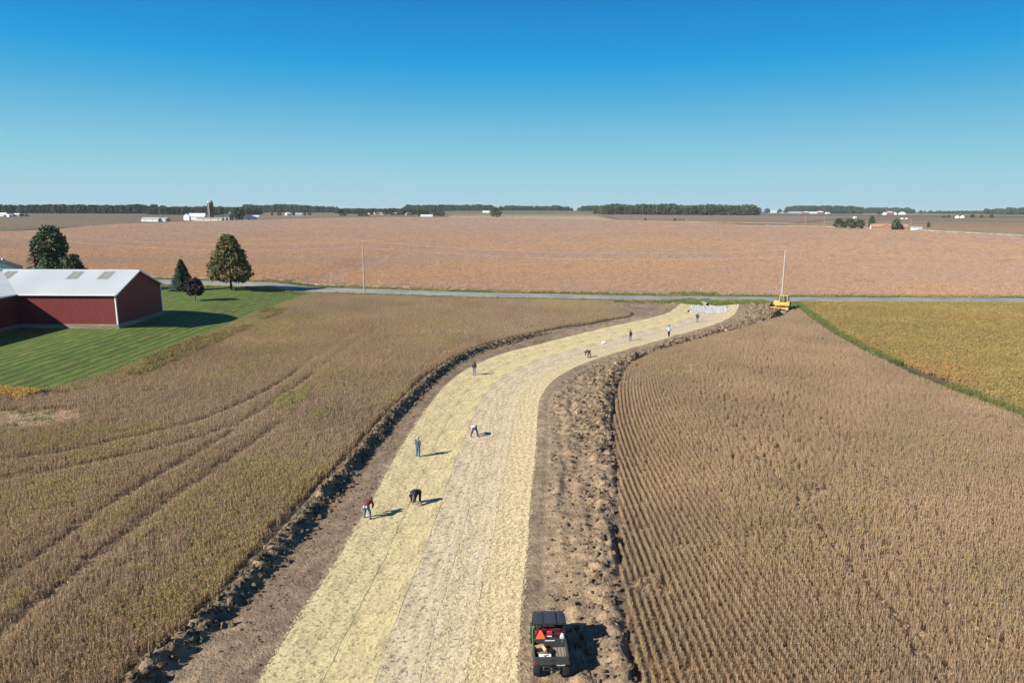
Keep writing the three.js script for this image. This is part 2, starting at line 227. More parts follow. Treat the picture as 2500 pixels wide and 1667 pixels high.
// ---------------------------------------------------------------- straw erosion blankets, five lanes
{
  const cols = [[.80, .665, .405], [.785, .645, .385], [.74, .63, .475], [.75, .635, .475], [.76, .615, .42]];
  const labels = ['leftmost straw blanket lane, pale yellow, along the bare dirt', 'yellow straw blanket lane between the leftmost and the greyer lanes', 'greyish straw blanket lane next to the two yellow lanes', 'greyish straw blanket lane beside the rightmost tan lane', 'rightmost straw blanket lane, tan, along the rough spoil'];
  const U = [[0, .235], [.223, .43], [.418, .615], [.605, .797], [.785, 1]];
  const sEnd = (() => { for (let s = .7; s < 1; s += .002) { const a = pathAt(BL, s), b = pathAt(BR, s); if ((a[1] + b[1]) / 2 < -133.6) return s; } return .93; })();
  const strawBump = tex(512, 1.5, (u, v) => { const n = .6 * vn(u * 60, v * 60, 95, 60) + .4 * vn(u * 128, v * 128, 97, 128); return [n, n, n]; }, false);
  U.forEach(([a, b], k) => {
    const thin = k === 2 || k === 3;
    const t = tex(1024, 5, (u, v) => {
      const fine = vn(u * 230, v * 150, 101 + k, 230, 150), cl = fbm(u * 46, v * 34, 111 + k, 4, 46, 34), streak = vn(u * 26, v * 3, 121 + k, 26, 3), fl = vn(u * 300, v * 300, 131 + k, 300);
      let q = .84 + .26 * (cl - .5) + .3 * (fine - .5) + .14 * (streak - .5); const gap = ss((.37 - cl) * 9) * (thin ? .3 : .2); q *= 1 - gap; if (fl > .93) q += .14;
      return [q, q * (thin ? .975 : .985), q * (.93 - .06 * (cl - .5))];
    });
    const m = mat(cols[k], .93, { map: t, bumpMap: strawBump, bumpScale: .012 });
    const s1 = (k === 0 || k === 4) ? 1 : sEnd, nv = 420, nu = 10, r = 7 + k * 13;
    const g = gridGeo(nu, nv, (u, v) => {
      const s = v * s1, L = pathAt(BL, s), R = pathAt(BR, s), wob = (vn(v * 60, k * 7, 140) - .5) * .006 + (vn(v * 260, k * 9 + (u < .5 ? 0 : 5), 141) - .5) * .008;
      const edge = u === 0 || u === 1, uu = clamp(lerp(a, b, u) + (edge ? wob : 0), -.01, 1.01), x = lerp(L[0], R[0], uu), z = lerp(L[1], R[1], uu);
      let y = blanketY(clamp(uu)) + .022 * (4 - k) + (fbm(x * 1.6, z * 1.6, 145 + k, 3) - .5) * .022 + (vn(x * 6, z * 6, 148) - .5) * .006 + .02;
      if (edge) y -= .012;
      return [x, y, z, (uu) * 10.6, v * s1 * 150];
    });
    tag(part('straw_blanket', g, m, scene), labels[k], 'straw blanket', 'lanes of straw erosion blanket');
  });
  // stray straw lying on the lanes and blown over the dirt edge
  const r = rnd(61), s = new Soup();
  for (let k = 0; k < 5; k++) { const d = [Math.cos(k * 1.3), .1, Math.sin(k * 1.3)], c = [(r() - .5) * .12, .012 + .01 * k, (r() - .5) * .12]; s.quad(c, sc3(d, .07), sc3([-d[2], .25, d[0]], .0055), [1, 1, 1]); }
  const N = 26000, im = shadows(new THREE.InstancedMesh(s.geo(), mat([.74, .64, .40], .9, { vertexColors: true, side: THREE.DoubleSide }), N)), M = new THREE.Matrix4(), Q = new THREE.Quaternion(), E = new THREE.Euler(), c = new THREE.Color();
  for (let k = 0; k < N; k++) { const sv = .06 + .6 * r() ** 1.25, u = -.012 + 1.024 * r(), L = pathAt(BL, sv), R = pathAt(BR, sv), x = lerp(L[0], R[0], u), z = lerp(L[1], R[1], u); Q.setFromEuler(E.set(0, r() * 6.3, (r() - .5) * .5)); const q = .7 + .7 * r(); M.compose(new THREE.Vector3(x, blanketY(clamp(u)) + .03, z), Q, new THREE.Vector3(q, 1, q)); im.setMatrixAt(k, M); const v = .7 + .4 * r(); im.setColorAt(k, c.setRGB(v, v * .97, v * .9)); }
  im.name = numbered('loose_straw'); tag(im, 'loose straw stems lying on the blanket lanes', 'straw', null, 'stuff'); scene.add(im);
}
function pathAt(p, s) { const f = clamp(s) * (p.length - 1), k = Math.min(p.length - 2, Math.floor(f)); return [lerp(p[k][0], p[k + 1][0], f - k), lerp(p[k][1], p[k + 1][1], f - k)]; }

// ---------------------------------------------------------------- lawn, road, verges
const lawnTex = tex(1024, 9, (u, v) => {
  const b = vn(u * 300, v * 110, 151, 300, 110), n = fbm(u * 9, v * 5, 153, 4, 9, 5), st = Math.sin(u * Math.PI * 2 * 7 + (n - .5) * 3.4) * (.25 + .9 * vn(u * 10, v * 6, 159, 10, 6)), dry = ss((fbm(u * 30, v * 4, 157, 3, 30, 4) - .52) * 5);
  const k = .74 + .14 * st + .25 * (b - .5) + .22 * (n - .5); return [k * lerp(.9, 1.08, dry), k, k * lerp(.8, 1, dry)];
});
const lawnMat = mat([.175, .215, .024], .9, { map: lawnTex, bumpMap: grainBump, bumpScale: .05 });
function ribbon(name, A, B, m, lift, step = 4, nv = 6) { // between two lines given by x -> z
  const x0 = Math.max(A[0][0], B[0][0]), x1 = Math.min(A.at(-1)[0], B.at(-1)[0]);
  const g = gridGeo(Math.round((x1 - x0) / step), nv, (u, v) => { const x = lerp(x0, x1, u), z = lerp(atX(A, x), atX(B, x), v); return [x, plain(x, z) + lift(v, x), z]; });
  return tag(part(name, g, m, scene), null, null, null, 'structure');
}
{
  const g = gridGeo(90, 160, (u, v) => { const z = lerp(-70.2, -165, v), xb = atZ(LAWN, z); const zz = z, x = lerp(-150, xb, u ** .6); return [x, plain(x, zz) + .03 + .03 * vn(x, zz, 160), zz]; });
  tag(part('lawn', g, lawnMat, scene), null, null, null, 'structure');
  const vt = tex(512, 10, (u, v) => { const n = fbm(u * 10, v * 10, 171, 4, 10), m = vn(u * 110, v * 110, 173, 110), k = .72 + .4 * (n - .5) + .3 * (m - .5), dry = ss((fbm(u * 5, v * 5, 177, 3, 5) - .5) * 5); return [k * lerp(.8, 1.3, dry), k * lerp(1, 1.05, dry), k * lerp(.75, .95, dry)]; });
  const verge = mat([.115, .15, .035], .92, { map: vt, bumpMap: grainBump, bumpScale: .08 });
  const off = (L, d) => L.map(p => [p[0], p[1] + d]);
  ribbon('near_verge', off(ROAD_N, 4.6), off(ROAD_N, -.3), verge, (v, x) => .04 + .5 * ss(v * 1.2) * .3 - .0, 2, 8);
  ribbon('far_verge', off(ROAD_F, .3), off(ROAD_F, -5.2), verge, (v) => .19 - .12 * ss(v), 4, 6);
  { const g = gridGeo(4, 60, (u, v) => { const z = lerp(-45, -146, v), w = .5 + 3.4 * ss((-z - 126) / 12), x = atZ(YELLOW, z) + lerp(-w, .6, u); return [x, plain(x, z) + .03, z]; }); tag(part('boundary_strip', g, mat([.15, .13, .055], .92, { map: vt, bumpMap: grainBump, bumpScale: .08 }), scene), null, null, null, 'structure'); }
  const at = tex(1024, 24, (u, v) => { const n = fbm(u * 8, v * 8, 181, 4, 8), m = vn(u * 300, v * 300, 183, 300), k = .78 + .2 * (n - .5) + .16 * (m - .5); return [k, k, k * .985]; });
  const asphalt = mat([.42, .405, .385], .93, { map: at });
  ribbon('road', ROAD_N, ROAD_F, asphalt, (v) => .215 + .05 * (1 - (2 * v - 1) ** 2), 3, 4);
  const grit = mat([.56, .52, .44], .95, { map: at });
  ribbon('gravel_shoulder', off(ROAD_N, .55), off(ROAD_N, -.25), grit, (v) => .2 + .03 * v, 4, 1);
  ribbon('gravel_shoulder', off(ROAD_F, .2), off(ROAD_F, -.6), grit, (v) => .232 - .03 * v, 4, 1);
  // a darker repair where the culvert passes under the road
  const tar = mat([.1, .1, .1], .9, { map: at });
  for (const [x, dz, w, d] of [[39.2, 1.2, 3.4, 1.5], [43.2, 1.9, 2.6, 1.2], [40.5, 3.3, 2.2, .9]]) { const g = new THREE.CircleGeometry(1, 18).rotateX(-Math.PI / 2).scale(w / 2, 1, d / 2), z = atX(ROAD_N, x) - dz; g.translate(x, plain(x, z) + .275, z); tag(part('tar_patch', g, tar, scene), null, null, null, 'structure'); }
}

// ---------------------------------------------------------------- crops
// a short length of a drilled row of ripe soybeans: thin stalks with pods, here and there a leaf left
function rowTuft(seed, { n = 8, len = .5, wid = .16, h = .53, pods = 7, leaves = 0, lean = .28, reach = .07, leafS = 1, stem, pod, leaf, podS = 1 }) {
  const r = rnd(seed), s = new Soup(), tint = (c) => { const k = .84 + .32 * r(), w = (r() - .5) * .12; return [c[0] * k * 1.2 * (1 + w), c[1] * k * 1.18, c[2] * k * 1.16 * (1 - w)]; };
  for (let i = 0; i < n; i++) {
    const x = (r() - .5) * wid, z = ((i + r()) / n - .5) * len, hh = h * (.7 + .45 * r()), lx = (r() - .5) * lean, lz = (r() - .5) * .28, a = r() * 3.14, w = .008 + .006 * r();
    s.quad([x + lx * hh / 2, hh / 2, z + lz * hh / 2], [Math.cos(a) * w, 0, Math.sin(a) * w], [lx * hh / 2, hh / 2, lz * hh / 2], tint(stem));
    for (let k = 0; k < pods; k++) {
      const t = .18 + .82 * r(), d = randDir(r), e = perp(d, r), o = .015 + reach * r(), b = r() * 6.3;
      s.quad([x + lx * hh * t + Math.cos(b) * o, hh * t, z + lz * hh * t + Math.sin(b) * o], sc3([d[0], d[1] * .9 - .25, d[2]], .028 * podS * (.7 + .7 * r())), sc3(e, .0115 * podS), tint(pod[Math.floor(r() * pod.length)]));
    }
    for (let k = 0; k < leaves; k++) {
      if (r() < .25) continue; const t = .45 + .6 * r(), d = randDir(r), e = perp(d, r), o = .03 + .09 * r(), b = r() * 6.3, L = .032 * leafS * (.7 + .8 * r());
      s.quad([x + lx * hh * t + Math.cos(b) * o, hh * t, z + lz * hh * t + Math.sin(b) * o], sc3(d, L), sc3(e, L * .7), tint(leaf[Math.floor(r() * leaf.length)]));
    }
  }
  return s.geo();
}
const cropMat = new THREE.MeshPhysicalMaterial({ color: lin(1, 1, 1), roughness: 1, vertexColors: true, side: THREE.DoubleSide, transmission: .35, thickness: 0 });
const STEM = [.35, .255, .165], POD = [[.34, .205, .09], [.29, .17, .08], [.38, .25, .125], [.32, .205, .115]], RUST = [[.40, .235, .10], [.36, .20, .085], [.42, .27, .13]], YEL = [[.33, .27, .07], [.28, .25, .06], [.36, .27, .08], [.21, .22, .06]];
const GOLD = [[.33, .235, .045], [.25, .20, .04], [.37, .23, .06], [.19, .185, .04], [.30, .19, .06]];
const OLY = [[.32, .265, .06], [.25, .23, .05], [.38, .29, .07], [.22, .23, .05], [.43, .36, .06]];
const ripe = [1, 2, 3, 4].map(k => rowTuft(300 + k, { n: 10, len: .6, wid: .11, lean: .22, reach: .065, pods: 15, stem: STEM, pod: POD, podS: .68 }));
const turning = [1, 2, 3].map(k => rowTuft(320 + k, { n: 10, len: .6, wid: .11, lean: .22, reach: .06, pods: 10, podS: .7, leaves: 6, leafS: .62, stem: STEM, pod: [...POD, ...RUST], leaf: YEL }));
const wideRipe = [1, 2, 3, 4].map(k => rowTuft(305 + k, { n: 13, len: .6, wid: .34, pods: 13, stem: STEM, pod: POD, podS: .7 }));
const wideTurning = [1, 2, 3].map(k => rowTuft(325 + k, { n: 13, len: .6, wid: .36, pods: 9, podS: .75, leaves: 9, stem: STEM, pod: RUST, leaf: OLY, leafS: .55 }));
const leafy = [1, 2, 3].map(k => rowTuft(340 + k, { n: 7, len: .7, wid: .5, h: .7, pods: 4, leaves: 22, leafS: .9, stem: STEM, pod: RUST, leaf: GOLD, podS: 1.2 }));
const patch = [1, 2, 3].map(k => rowTuft(360 + k, { n: 16, len: 1, wid: 1, h: .66, pods: 8, stem: STEM, pod: [...POD, ...RUST], podS: 1.9 }));
function sow(name, label, kinds, list, category = 'soybeans') { // list of [kind, x, y, z, turn, sx, sy, sz, r, g, b]
  kinds.forEach((g, k) => {
    const mine = list.filter(p => p[0] === k); if (!mine.length) return;
    const im = shadows(new THREE.InstancedMesh(g, cropMat, mine.length)), M = new THREE.Matrix4(), Q = new THREE.Quaternion(), E = new THREE.Euler(), c = new THREE.Color(), P = new THREE.Vector3(), S = new THREE.Vector3();
    mine.forEach((p, i) => { Q.setFromEuler(E.set(0, p[4], 0)); M.compose(P.set(p[1], p[2], p[3]), Q, S.set(p[5], p[6], p[7])); im.setMatrixAt(i, M); im.setColorAt(i, c.setRGB(p[8], p[9], p[10])); });
    im.name = numbered(name); tag(im, label, category, null, 'stuff'); scene.add(im);
  });
}
// rows of the field right of the waterway: straight near, bending with the bank further on
const BEND = [[0, 0], [45, 0], [53, .13], [60, .5], [65, .95], [72, 1.9], [78, 3], [84.5, 4.6], [90, 6.4], [95, 8.3], [105, 12.8], [120, 20], [150, 36]];
const bend = (d) => { for (let k = 0; k < BEND.length - 1; k++) if (d <= BEND[k + 1][0]) return lerp(BEND[k][1], BEND[k + 1][1], (d - BEND[k][0]) / (BEND[k + 1][0] - BEND[k][0])); return 36; };
{
  const r = rnd(77), L = [];
  for (let x0 = 5.6; x0 < 62; x0 += .385) {
    const k = clamp(1 - (x0 - 11) / 20, 0, 1);
    for (let z = -17; z > -144; z -= .36) {
      const x = x0 + bend(-z) * k, dx = (bend(-z + .5) - bend(-z)) * k * 2, e = side(EDGE_R, x, z);
      if (e < -.1 + .25 * r() || x > atZ(YELLOW, z) - .9) continue;
      const ye = fbm(x * .11 + 4, z * .07, 201, 3), vis = Math.abs(x) < -z * .86 + 6; if (!vis) continue;
      const low = e < 1.6 ? .75 : 1, weak = fbm(x * .4, z * .4, 203, 2), wh = Math.min(Math.abs(x - lerp(18.3, 20.1, (-z - 26) / 31)), Math.abs(x - 21.9), Math.abs(x - lerp(25.6, 28.4, (-z - 33) / 22))), wheel = z > -62 ? 1 - ss((wh - .15) / .3) : 0, gap = r() < .025 + (weak < .28 ? .3 : 0) + wheel * .55 * (.4 + .9 * vn(z * .4, x0, 5)); if (gap) { if (r() < .8) L.push([Math.floor(r() * 4), x + (r() - .5) * .2, plain(x, z) + .02, z, r() * 6.3, 1.3, .2, 1.3, 1.5, 1.6, 1.8]); continue; }
      const yl = Math.min(1, ss((ye - .56) * 8) * .7 + 1.1 * Math.exp(-(((x - 36) / 3) ** 2) - ((z + 53) / 5) ** 2)), f = (.97 + .06 * r()) * (.8 + .4 * fbm(x * .15, z * .15, 205, 3)), turn = Math.atan2(dx, -1);
      const kind = r() < yl * .6 ? 4 + Math.floor(r() * 3) : Math.floor(r() * 4), g = fbm(x * .05 + 9, z * .05, 207, 2);
      L.push([kind, x + (r() - .5) * lerp(.05, .34, ss((x0 - 11) / 10)), plain(x, z), z, -turn + (r() < .5 ? 0 : Math.PI), .9 + .3 * r(), low * (1 - .35 * wheel) * (.97 + .07 * r()), 1.05, f, f * lerp(.97, 1.04, g), f * lerp(.95, 1.08, g)]);
    }
  }
  // headland drilled along the bank
  for (let k = 0; k < 1500; k++) { const z = -86 - r() * 40, e = .3 + r() * 4.2, i = Math.floor(r() * 60) + 45; const p = EDGE_R[i], q = EDGE_R[Math.min(109, i + 1)]; const tx = q[0] - p[0], tz = q[1] - p[1], l = Math.hypot(tx, tz), f = r(); if (p[1] > -84) continue; const x = lerp(p[0], q[0], f) - tz / l * e, zz = lerp(p[1], q[1], f) + tx / l * e; if (x > atZ(YELLOW, zz) - .8) continue; const v = .85 + .3 * r(); L.push([Math.floor(r() * 4), x, plain(x, zz), zz, r() * 6.3, 1, .95, 1, v, v, v * .97]); }
  sow('soybean_rows', 'ripe brown soybeans in curving rows right of the waterway', [...ripe, ...turning], L);
  // a trampled corner at the near end
  const F = []; for (let k = 0; k < 420; k++) { const x = 6 + r() * 6, z = -24.2 - r() * 2.6; F.push([Math.floor(r() * 4), x, .02, z, r() * 6.3, 1.1, .25, 1.1, .95, .92, .85]); }
  sow('trampled_soybeans', 'flattened dry soybean stalks at the near end of the rows', ripe, F);
}
// the field left of the waterway, with wheel tracks through it
const TRACKS = [
  [[-24, -117], [-25.6, -100], [-26.3, -89], [-26.2, -78], [-26.8, -69.8], [-27.7, -65.3], [-29.2, -60.4], [-31.3, -57.3], [-33.6, -54.7], [-36, -52.3], [-40, -50.3], [-52, -46]],
  [[-21.5, -117], [-23, -100], [-23.8, -89], [-23.9, -76], [-24.5, -63.8], [-25.5, -58.6], [-27.2, -55.8], [-29, -53.1], [-31.4, -50.8], [-34.6, -48], [-37.2, -46.6], [-48, -43]],
  [[-24.6, -58], [-25.5, -50.4], [-26.2, -46.5], [-26.6, -42.5], [-26.7, -38], [-26.8, -33], [-26.7, -22]],
  [[-21.2, -60], [-22.1, -51.7], [-22.6, -46.7], [-23.1, -42.6], [-23.2, -39], [-23.4, -35], [-23.55, -31], [-23.5, -22]]].map(p => curve(p, 30));
{
  const r = rnd(99), L = [];
  for (let z = -16; z > -160; z -= .40) {
    for (let x = -82; x < 24; x += .46) {
      const xx = x + (r() - .5) * .2, zz = z + (r() - .5) * .14; if (xx < z * .80 - 8) continue;
      if (zz < -71) { if (xx < atZ(LAWN, zz) + .5) continue; } else if (zz < -66 && xx < -47 && zz < -69.6) continue;
      if (side(EDGE_L, xx, zz) > -.15 - .3 * r()) continue; if (zz < atX(ROAD_N, xx) + 4.4) continue;
      let low = 1, skip = .03;
      for (let k = 0; k < 4; k++) { const t = Math.abs(side(TRACKS[k], xx, zz)); if (t < .62) { const wear = (.6 + .5 * vn(xx * .5, zz * .5, 211 + k)) * (1 - .75 * ss((-zz - 78) / 12 + vn(zz * .1, k, 4) - .5)); low = Math.min(low, lerp(1, lerp(.3, .85, ss((t - .22) / .4)), wear)); skip = Math.max(skip, t < .3 ? .68 * wear : .12); } }
      const bare = ss((1 - Math.hypot((xx + 45.5) / 6.5, (zz + 61.5) / 3.6)) * 2.4 + (fbm(xx * .6, zz * .6, 219, 3) - .5) * 1.2); if (bare > .3) { skip = Math.max(skip, .9 * bare); low *= .5; }
      const rt = xx < -43 && zz < -70 ? 0 : 0; if (r() < skip + rt) { if (skip > .1 && r() < .8) L.push([Math.floor(r() * 4), xx, plain(xx, zz) + .02, zz, r() * 6.3, 1.2, .2, 1.2, 1.4, 1.5, 1.7]); continue; }
      const nearY = ss((-z - 20) / -32 + 1.2), edgeY = ss(1.3 - Math.abs(xx - atZ(LAWN, Math.min(zz, -70.3))) / 4.5) * (zz < -66 ? 1 : 0), patchy = fbm(xx * .09, zz * .09, 221, 4);
      const yl = clamp(.03 + nearY * 1.0 * ss((patchy - .25) * 3) + edgeY * .75 * ss((patchy - .3) * 4) + ss((patchy - .64) * 8) * .8);
      const f = (.9 + .12 * r()) * (.86 + .36 * fbm(xx * .13, zz * .13, 223, 3)), g = fbm(xx * .045 + 3, zz * .045, 225, 2);
      const kind = r() < yl ? 4 + Math.floor(r() * 3) : Math.floor(r() * 4);
      L.push([kind, xx, plain(xx, zz), zz, 1.45 + (r() - .5) * .3 + (r() < .5 ? 3.14 : 0), .95 + .6 * r(), low * (.85 + .3 * r()), 1.05, f * lerp(1, .94, g), f * lerp(.98, 1, g), f * lerp(.9, 1.04, g)]);
    }
  }
  for (let k = 0; k < 260; k++) { const a = r() * 6.3, q = Math.sqrt(r()), x = -45.5 + Math.cos(a) * q * 6, z = -61.5 + Math.sin(a) * q * 3; L.push([k % 4, x, plain(x, z) + .02, z, r() * 6.3, 1.5, .16, 1.5, 1.5, 1.6, 1.75]); }
  sow('soybean_field', 'ripe soybeans turning brown and yellow left of the waterway', [...wideRipe, ...wideTurning], L);
}
// the yellower field on the right, up to the road
{
  const r = rnd(123), L = [];
  for (let z = -50; z > -146; z -= .55) for (let x = 49; x < -z * .86 + 10; x += .62) {
    const xx = x + (r() - .5) * .4, zz = z + (r() - .5) * .3, e = xx - atZ(YELLOW, zz); if (e < 1.1 || zz < atX(ROAD_N, xx) + 3.6 + r() * .4) continue;
    const p = fbm(xx * .06 + zz * .05, zz * .09 - xx * .02, 231, 4), rust = ss((p - .42) * 3) , f = (.82 + .36 * r()) * (.82 + .36 * fbm(xx * .1, zz * .2, 233, 3));
    L.push([Math.floor(r() * 3), xx, plain(xx, zz), zz, r() * 6.3, .95 + .3 * r(), .85 + .25 * r(), .95 + .3 * r(), f * lerp(1.0, 1.12, rust), f * lerp(1.05, .93, rust), f * .95]);
  }
  sow('ripening_soybean_field', 'golden yellow soybeans still in leaf beside the road', leafy, L);
}
// weedy yellow margin of the left field along the lawn
{
  const r = rnd(131), L = [];
  for (let k = 0; k < 2600; k++) { const z = -69.8 - r() * 62, q = r() ** 1.6 * 4.5, x = atZ(LAWN, z) + .5 + q, p = fbm(x * .16, z * .1, 237, 3); if (p < .56) continue; const f = .68 + .3 * r(), g = r() < .45; L.push([k % 3, x, plain(x, z), z, r() * 6.3, .8, .8 + .35 * r(), .8, f * (g ? .75 : 1.1), f * (g ? .95 : 1.1), f]); }
  for (let k = 0; k < 700; k++) { const x = -50 - r() * 12, z = -70.4 + r() * 2.6, f = .9 + .5 * r(); L.push([k % 3, x, plain(x, z), z, r() * 6.3, .8, .9, .8, f * 1.3, f * 1.2, f]); }
  for (let k = 0; k < 520; k++) { const a = r() * 6.3, q = Math.sqrt(r()), x = -21 + Math.cos(a) * q * 3.6, z = -66 + Math.sin(a) * q * 7, f = .8 + .4 * r(); if (side(EDGE_L, x, z) > -.6 || fbm(x * .35, z * .25, 239, 3) < .52) continue; L.push([k % 3, x, plain(x, z), z, r() * 6.3, .7, .75, .7, f * .85, f * 1.15, f]); }
  sow('field_margin_plants', 'yellow and green weedy plants along the lawn edge', leafy, L, 'weeds');
}
// grass tufts: field boundary strip, verges
const blade = [1, 2].map(k => { const r = rnd(400 + k), s = new Soup(); for (let i = 0; i < 34; i++) { const a = r() * 6.3, x = (r() - .5) * .5, z = (r() - .5) * .5, h = .16 + .24 * r(), c = r() < .2 ? [.33, .27, .11] : [.10 + .07 * r(), .18 + .09 * r(), .035]; s.quad([x + Math.cos(a) * .04, h / 2, z + Math.sin(a) * .04], [-Math.sin(a) * .011, 0, Math.cos(a) * .011], [Math.cos(a) * h * .3, h / 2, Math.sin(a) * h * .3], c); } return s.geo(); });
{
  const r = rnd(141), L = [];
  for (let k = 0; k < 900; k++) { const z = -131 - r() * 14, x = lerp(55.2 + (z < -137 ? 0 : 2.5), atZ(YELLOW, z) + 1, r()), f = .7 + .5 * r(); L.push([k % 2, x, plain(x, z), z, r() * 6.3, 1.4, .8 + 1.2 * r(), 1.4, f, f, f]); }
  for (let k = 0; k < 5200; k++) { const z = -48 - r() * 96, x = atZ(YELLOW, z) + (r() - .45) * (.7 + 1.1 * vn(z * .2, 3, 5)), f = .4 + .4 * r(), y = r() < .5; if (fbm(z * .12, 2, 9, 2) < .47) continue; L.push([k % 2, x, plain(x, z), z, r() * 6.3, 1.3, 1 + r(), 1.3, f * (y ? 1.9 : 1), f * (y ? 1.35 : 1), f]); }
  for (let k = 0; k < 9000; k++) { const x = -110 + r() * 260, n = r() < .5, z = n ? atX(ROAD_N, x) + .8 + r() * 3.6 : atX(ROAD_F, x) - .7 - r() * 4.4, f = .8 + .5 * r(), dry = fbm(x * .1, z * .3, 243, 3) > (n ? .6 : .5); if (n && x > 33 && x < 51 && z > -147.8) continue; L.push([k % 2, x, plain(x, z) + (n ? .05 : .07), z, r() * 6.3, 1.5, .5 + .8 * r() * (n ? .6 : 1), 1.5, f * (dry ? 1.7 : .85), f * (dry ? 1.1 : .85), f * (dry ? 1.4 : .85)]); }
  for (let k = 0; k < 1500; k++) { const z = -71 - r() * 88, x = atZ(LAWN, z) + (r() - .3) * .9, f = .8 + .4 * r(); L.push([k % 2, x, plain(x, z), z, r() * 6.3, 1.2, .9, 1.2, f * 1.1, f, f]); }
  for (let k = 0; k < 110; k++) { const x = 37 + r() * 11, z = atX(ROAD_F, x) - 3.4 - r() * 1.8, f = .7 + .4 * r(); L.push([k % 2, x, plain(x, z), z, r() * 6.3, 1.8, 1.2 + 2 * r() * r(), 1.8, f * 1.3, f, f]); }
  for (let k = 0; k < 16; k++) { const a = r() * 6.3, q = Math.sqrt(r()), x = -47 + Math.cos(a) * q * 5.5, z = -61.5 + Math.sin(a) * q * 2.8; L.push([k % 2, x, plain(x, z), z, a, 1.4, 1, 1.4, .9, 1, .8]); }
  sow('grass_tufts', 'rough green grass along the road verges and field boundary', blade, L, 'grass');
}
// the wide ripe field across the road: a level crop standing about knee high
{
  const bt = tex(1024, 90, (u, v) => { const a = fbm(u * 5, v * 14, 251, 4, 5, 14), n = vn(u * 220, v * 220, 253, 220), k = .76 + .26 * (n - .5) + .22 * (a - .5), w = ss((a - .45) * 4); return [k * 1.04, k * lerp(.98, .93, w), k * lerp(1, .82, w)]; });
  const canopy = mat([.47, .355, .27], .95, { map: bt });
  const top = BIG.slice(0, 12), far = curve([[-800, -330], [-640, -420], [-424, -566], [-454, -804], [-377, -1023], [-246, -1188], [-108, -1210], [73, -1140], [156, -1062], [240, -1005], [300, -860], [330, -826], [396, -768], [408, -552], [640, -300], [760, -200]], 80);
  const near = curve(top, 60);
  const g = gridGeo(80, 80, (u, v) => { const A = pathAt(near, u), B = pathAt(far, u), t = v ** 2; const x = lerp(A[0], B[0], t), z = lerp(A[1], B[1], t); return [x, plain(x, z) + (v === 0 ? .1 : .46), z]; });
  tag(part('far_soybean_field', g, canopy, scene), null, null, null, 'structure');
  const poly = [...near, ...far.slice().reverse()], r = rnd(151), L = [];
  const fill = (d0, d1, n, sx) => { for (let k = 0; k < n; k++) { const d = lerp(d0, d1, r()), x = (r() - .5) * 2 * (d * .80 + 15), z = -d; if (!inPoly(poly, x, z)) { k -= .5; continue; } const a = fbm(x * .018 + 5, z * .02, 261, 4), w = ss((a - .44) * 5), f = (.86 + .3 * r()) * (.95 + .12 * a); L.push([Math.floor(r() * 3), x, plain(x, z) + .06, z, r() * 6.3, sx, .92 + .2 * r(), sx, f * lerp(1.15, 1.22, w), f * lerp(1.18, 1.18, w), f * lerp(1.48, 1.25, w)]); } };
  fill(156, 260, 42000, 1.15); fill(260, 430, 36000, 1.8); fill(430, 700, 26000, 2.8); fill(700, 1205, 20000, 5);
  sow('far_soybean_stand', 'wide reddish-brown ripe soybean stand across the road', patch, L);
}

// ---------------------------------------------------------------- the red barn with its wing
const paintWear = tex(512, 6, (u, v) => { const n = fbm(u * 8, v * 8, 501, 4, 8), m = vn(u * 60, v * 6, 503, 60, 6), k = .9 + .12 * (n - .5) + .08 * (m - .5); return [k, k, k]; });
const RED = mat([.205, .026, .026], .5, { map: paintWear }), WHITE = mat([.72, .74, .75], .5), ROOF = mat([.70, .735, .75], .42, { map: paintWear }), CONC = mat([.42, .40, .35], .9, { map: dirtTex }), SKYL = mat([.30, .30, .27], .4), TRIMB = mat([.66, .68, .69], .5);
function ribbedWall(outline, t, ribStep = .23) { // outline in the wall's plane (x, y), thickness towards -z; ribs stand on +z
  const gs = [prism(outline, t, -t)], xs = outline.map(p => p[0]), x0 = Math.min(...xs), x1 = Math.max(...xs), top = (x) => { let y = 0; for (let k = 0; k < outline.length; k++) { const a = outline[k], b = outline[(k + 1) % outline.length]; if ((a[0] - x) * (b[0] - x) <= 0 && a[0] !== b[0]) y = Math.max(y, lerp(a[1], b[1], (x - a[0]) / (b[0] - a[0]))); } return y; }, y0 = Math.min(...outline.map(p => p[1]));
  for (let x = x0 + ribStep; x < x1 - .1; x += ribStep) { const y = top(x) - .02; gs.push(bx(.045, y - y0, .022, x, (y + y0) / 2, .011)); }
  return join(gs);
}
function roofSlope(len, run, rise, ribStep = .23) { // slope from eave (z = +run, y = 0) up to ridge (z = 0, y = rise); x from 0 to len
  const sl = Math.hypot(run, rise), a = Math.atan2(rise, run), gs = [bx(len, .06, sl, len / 2, 0, sl / 2)];
  for (let x = ribStep / 2; x < len; x += ribStep) gs.push(bx(.05, .028, sl - .02, x, .044, sl / 2));
  const g = join(gs); g.rotateX(a); g.translate(0, rise, 0); return g;
}
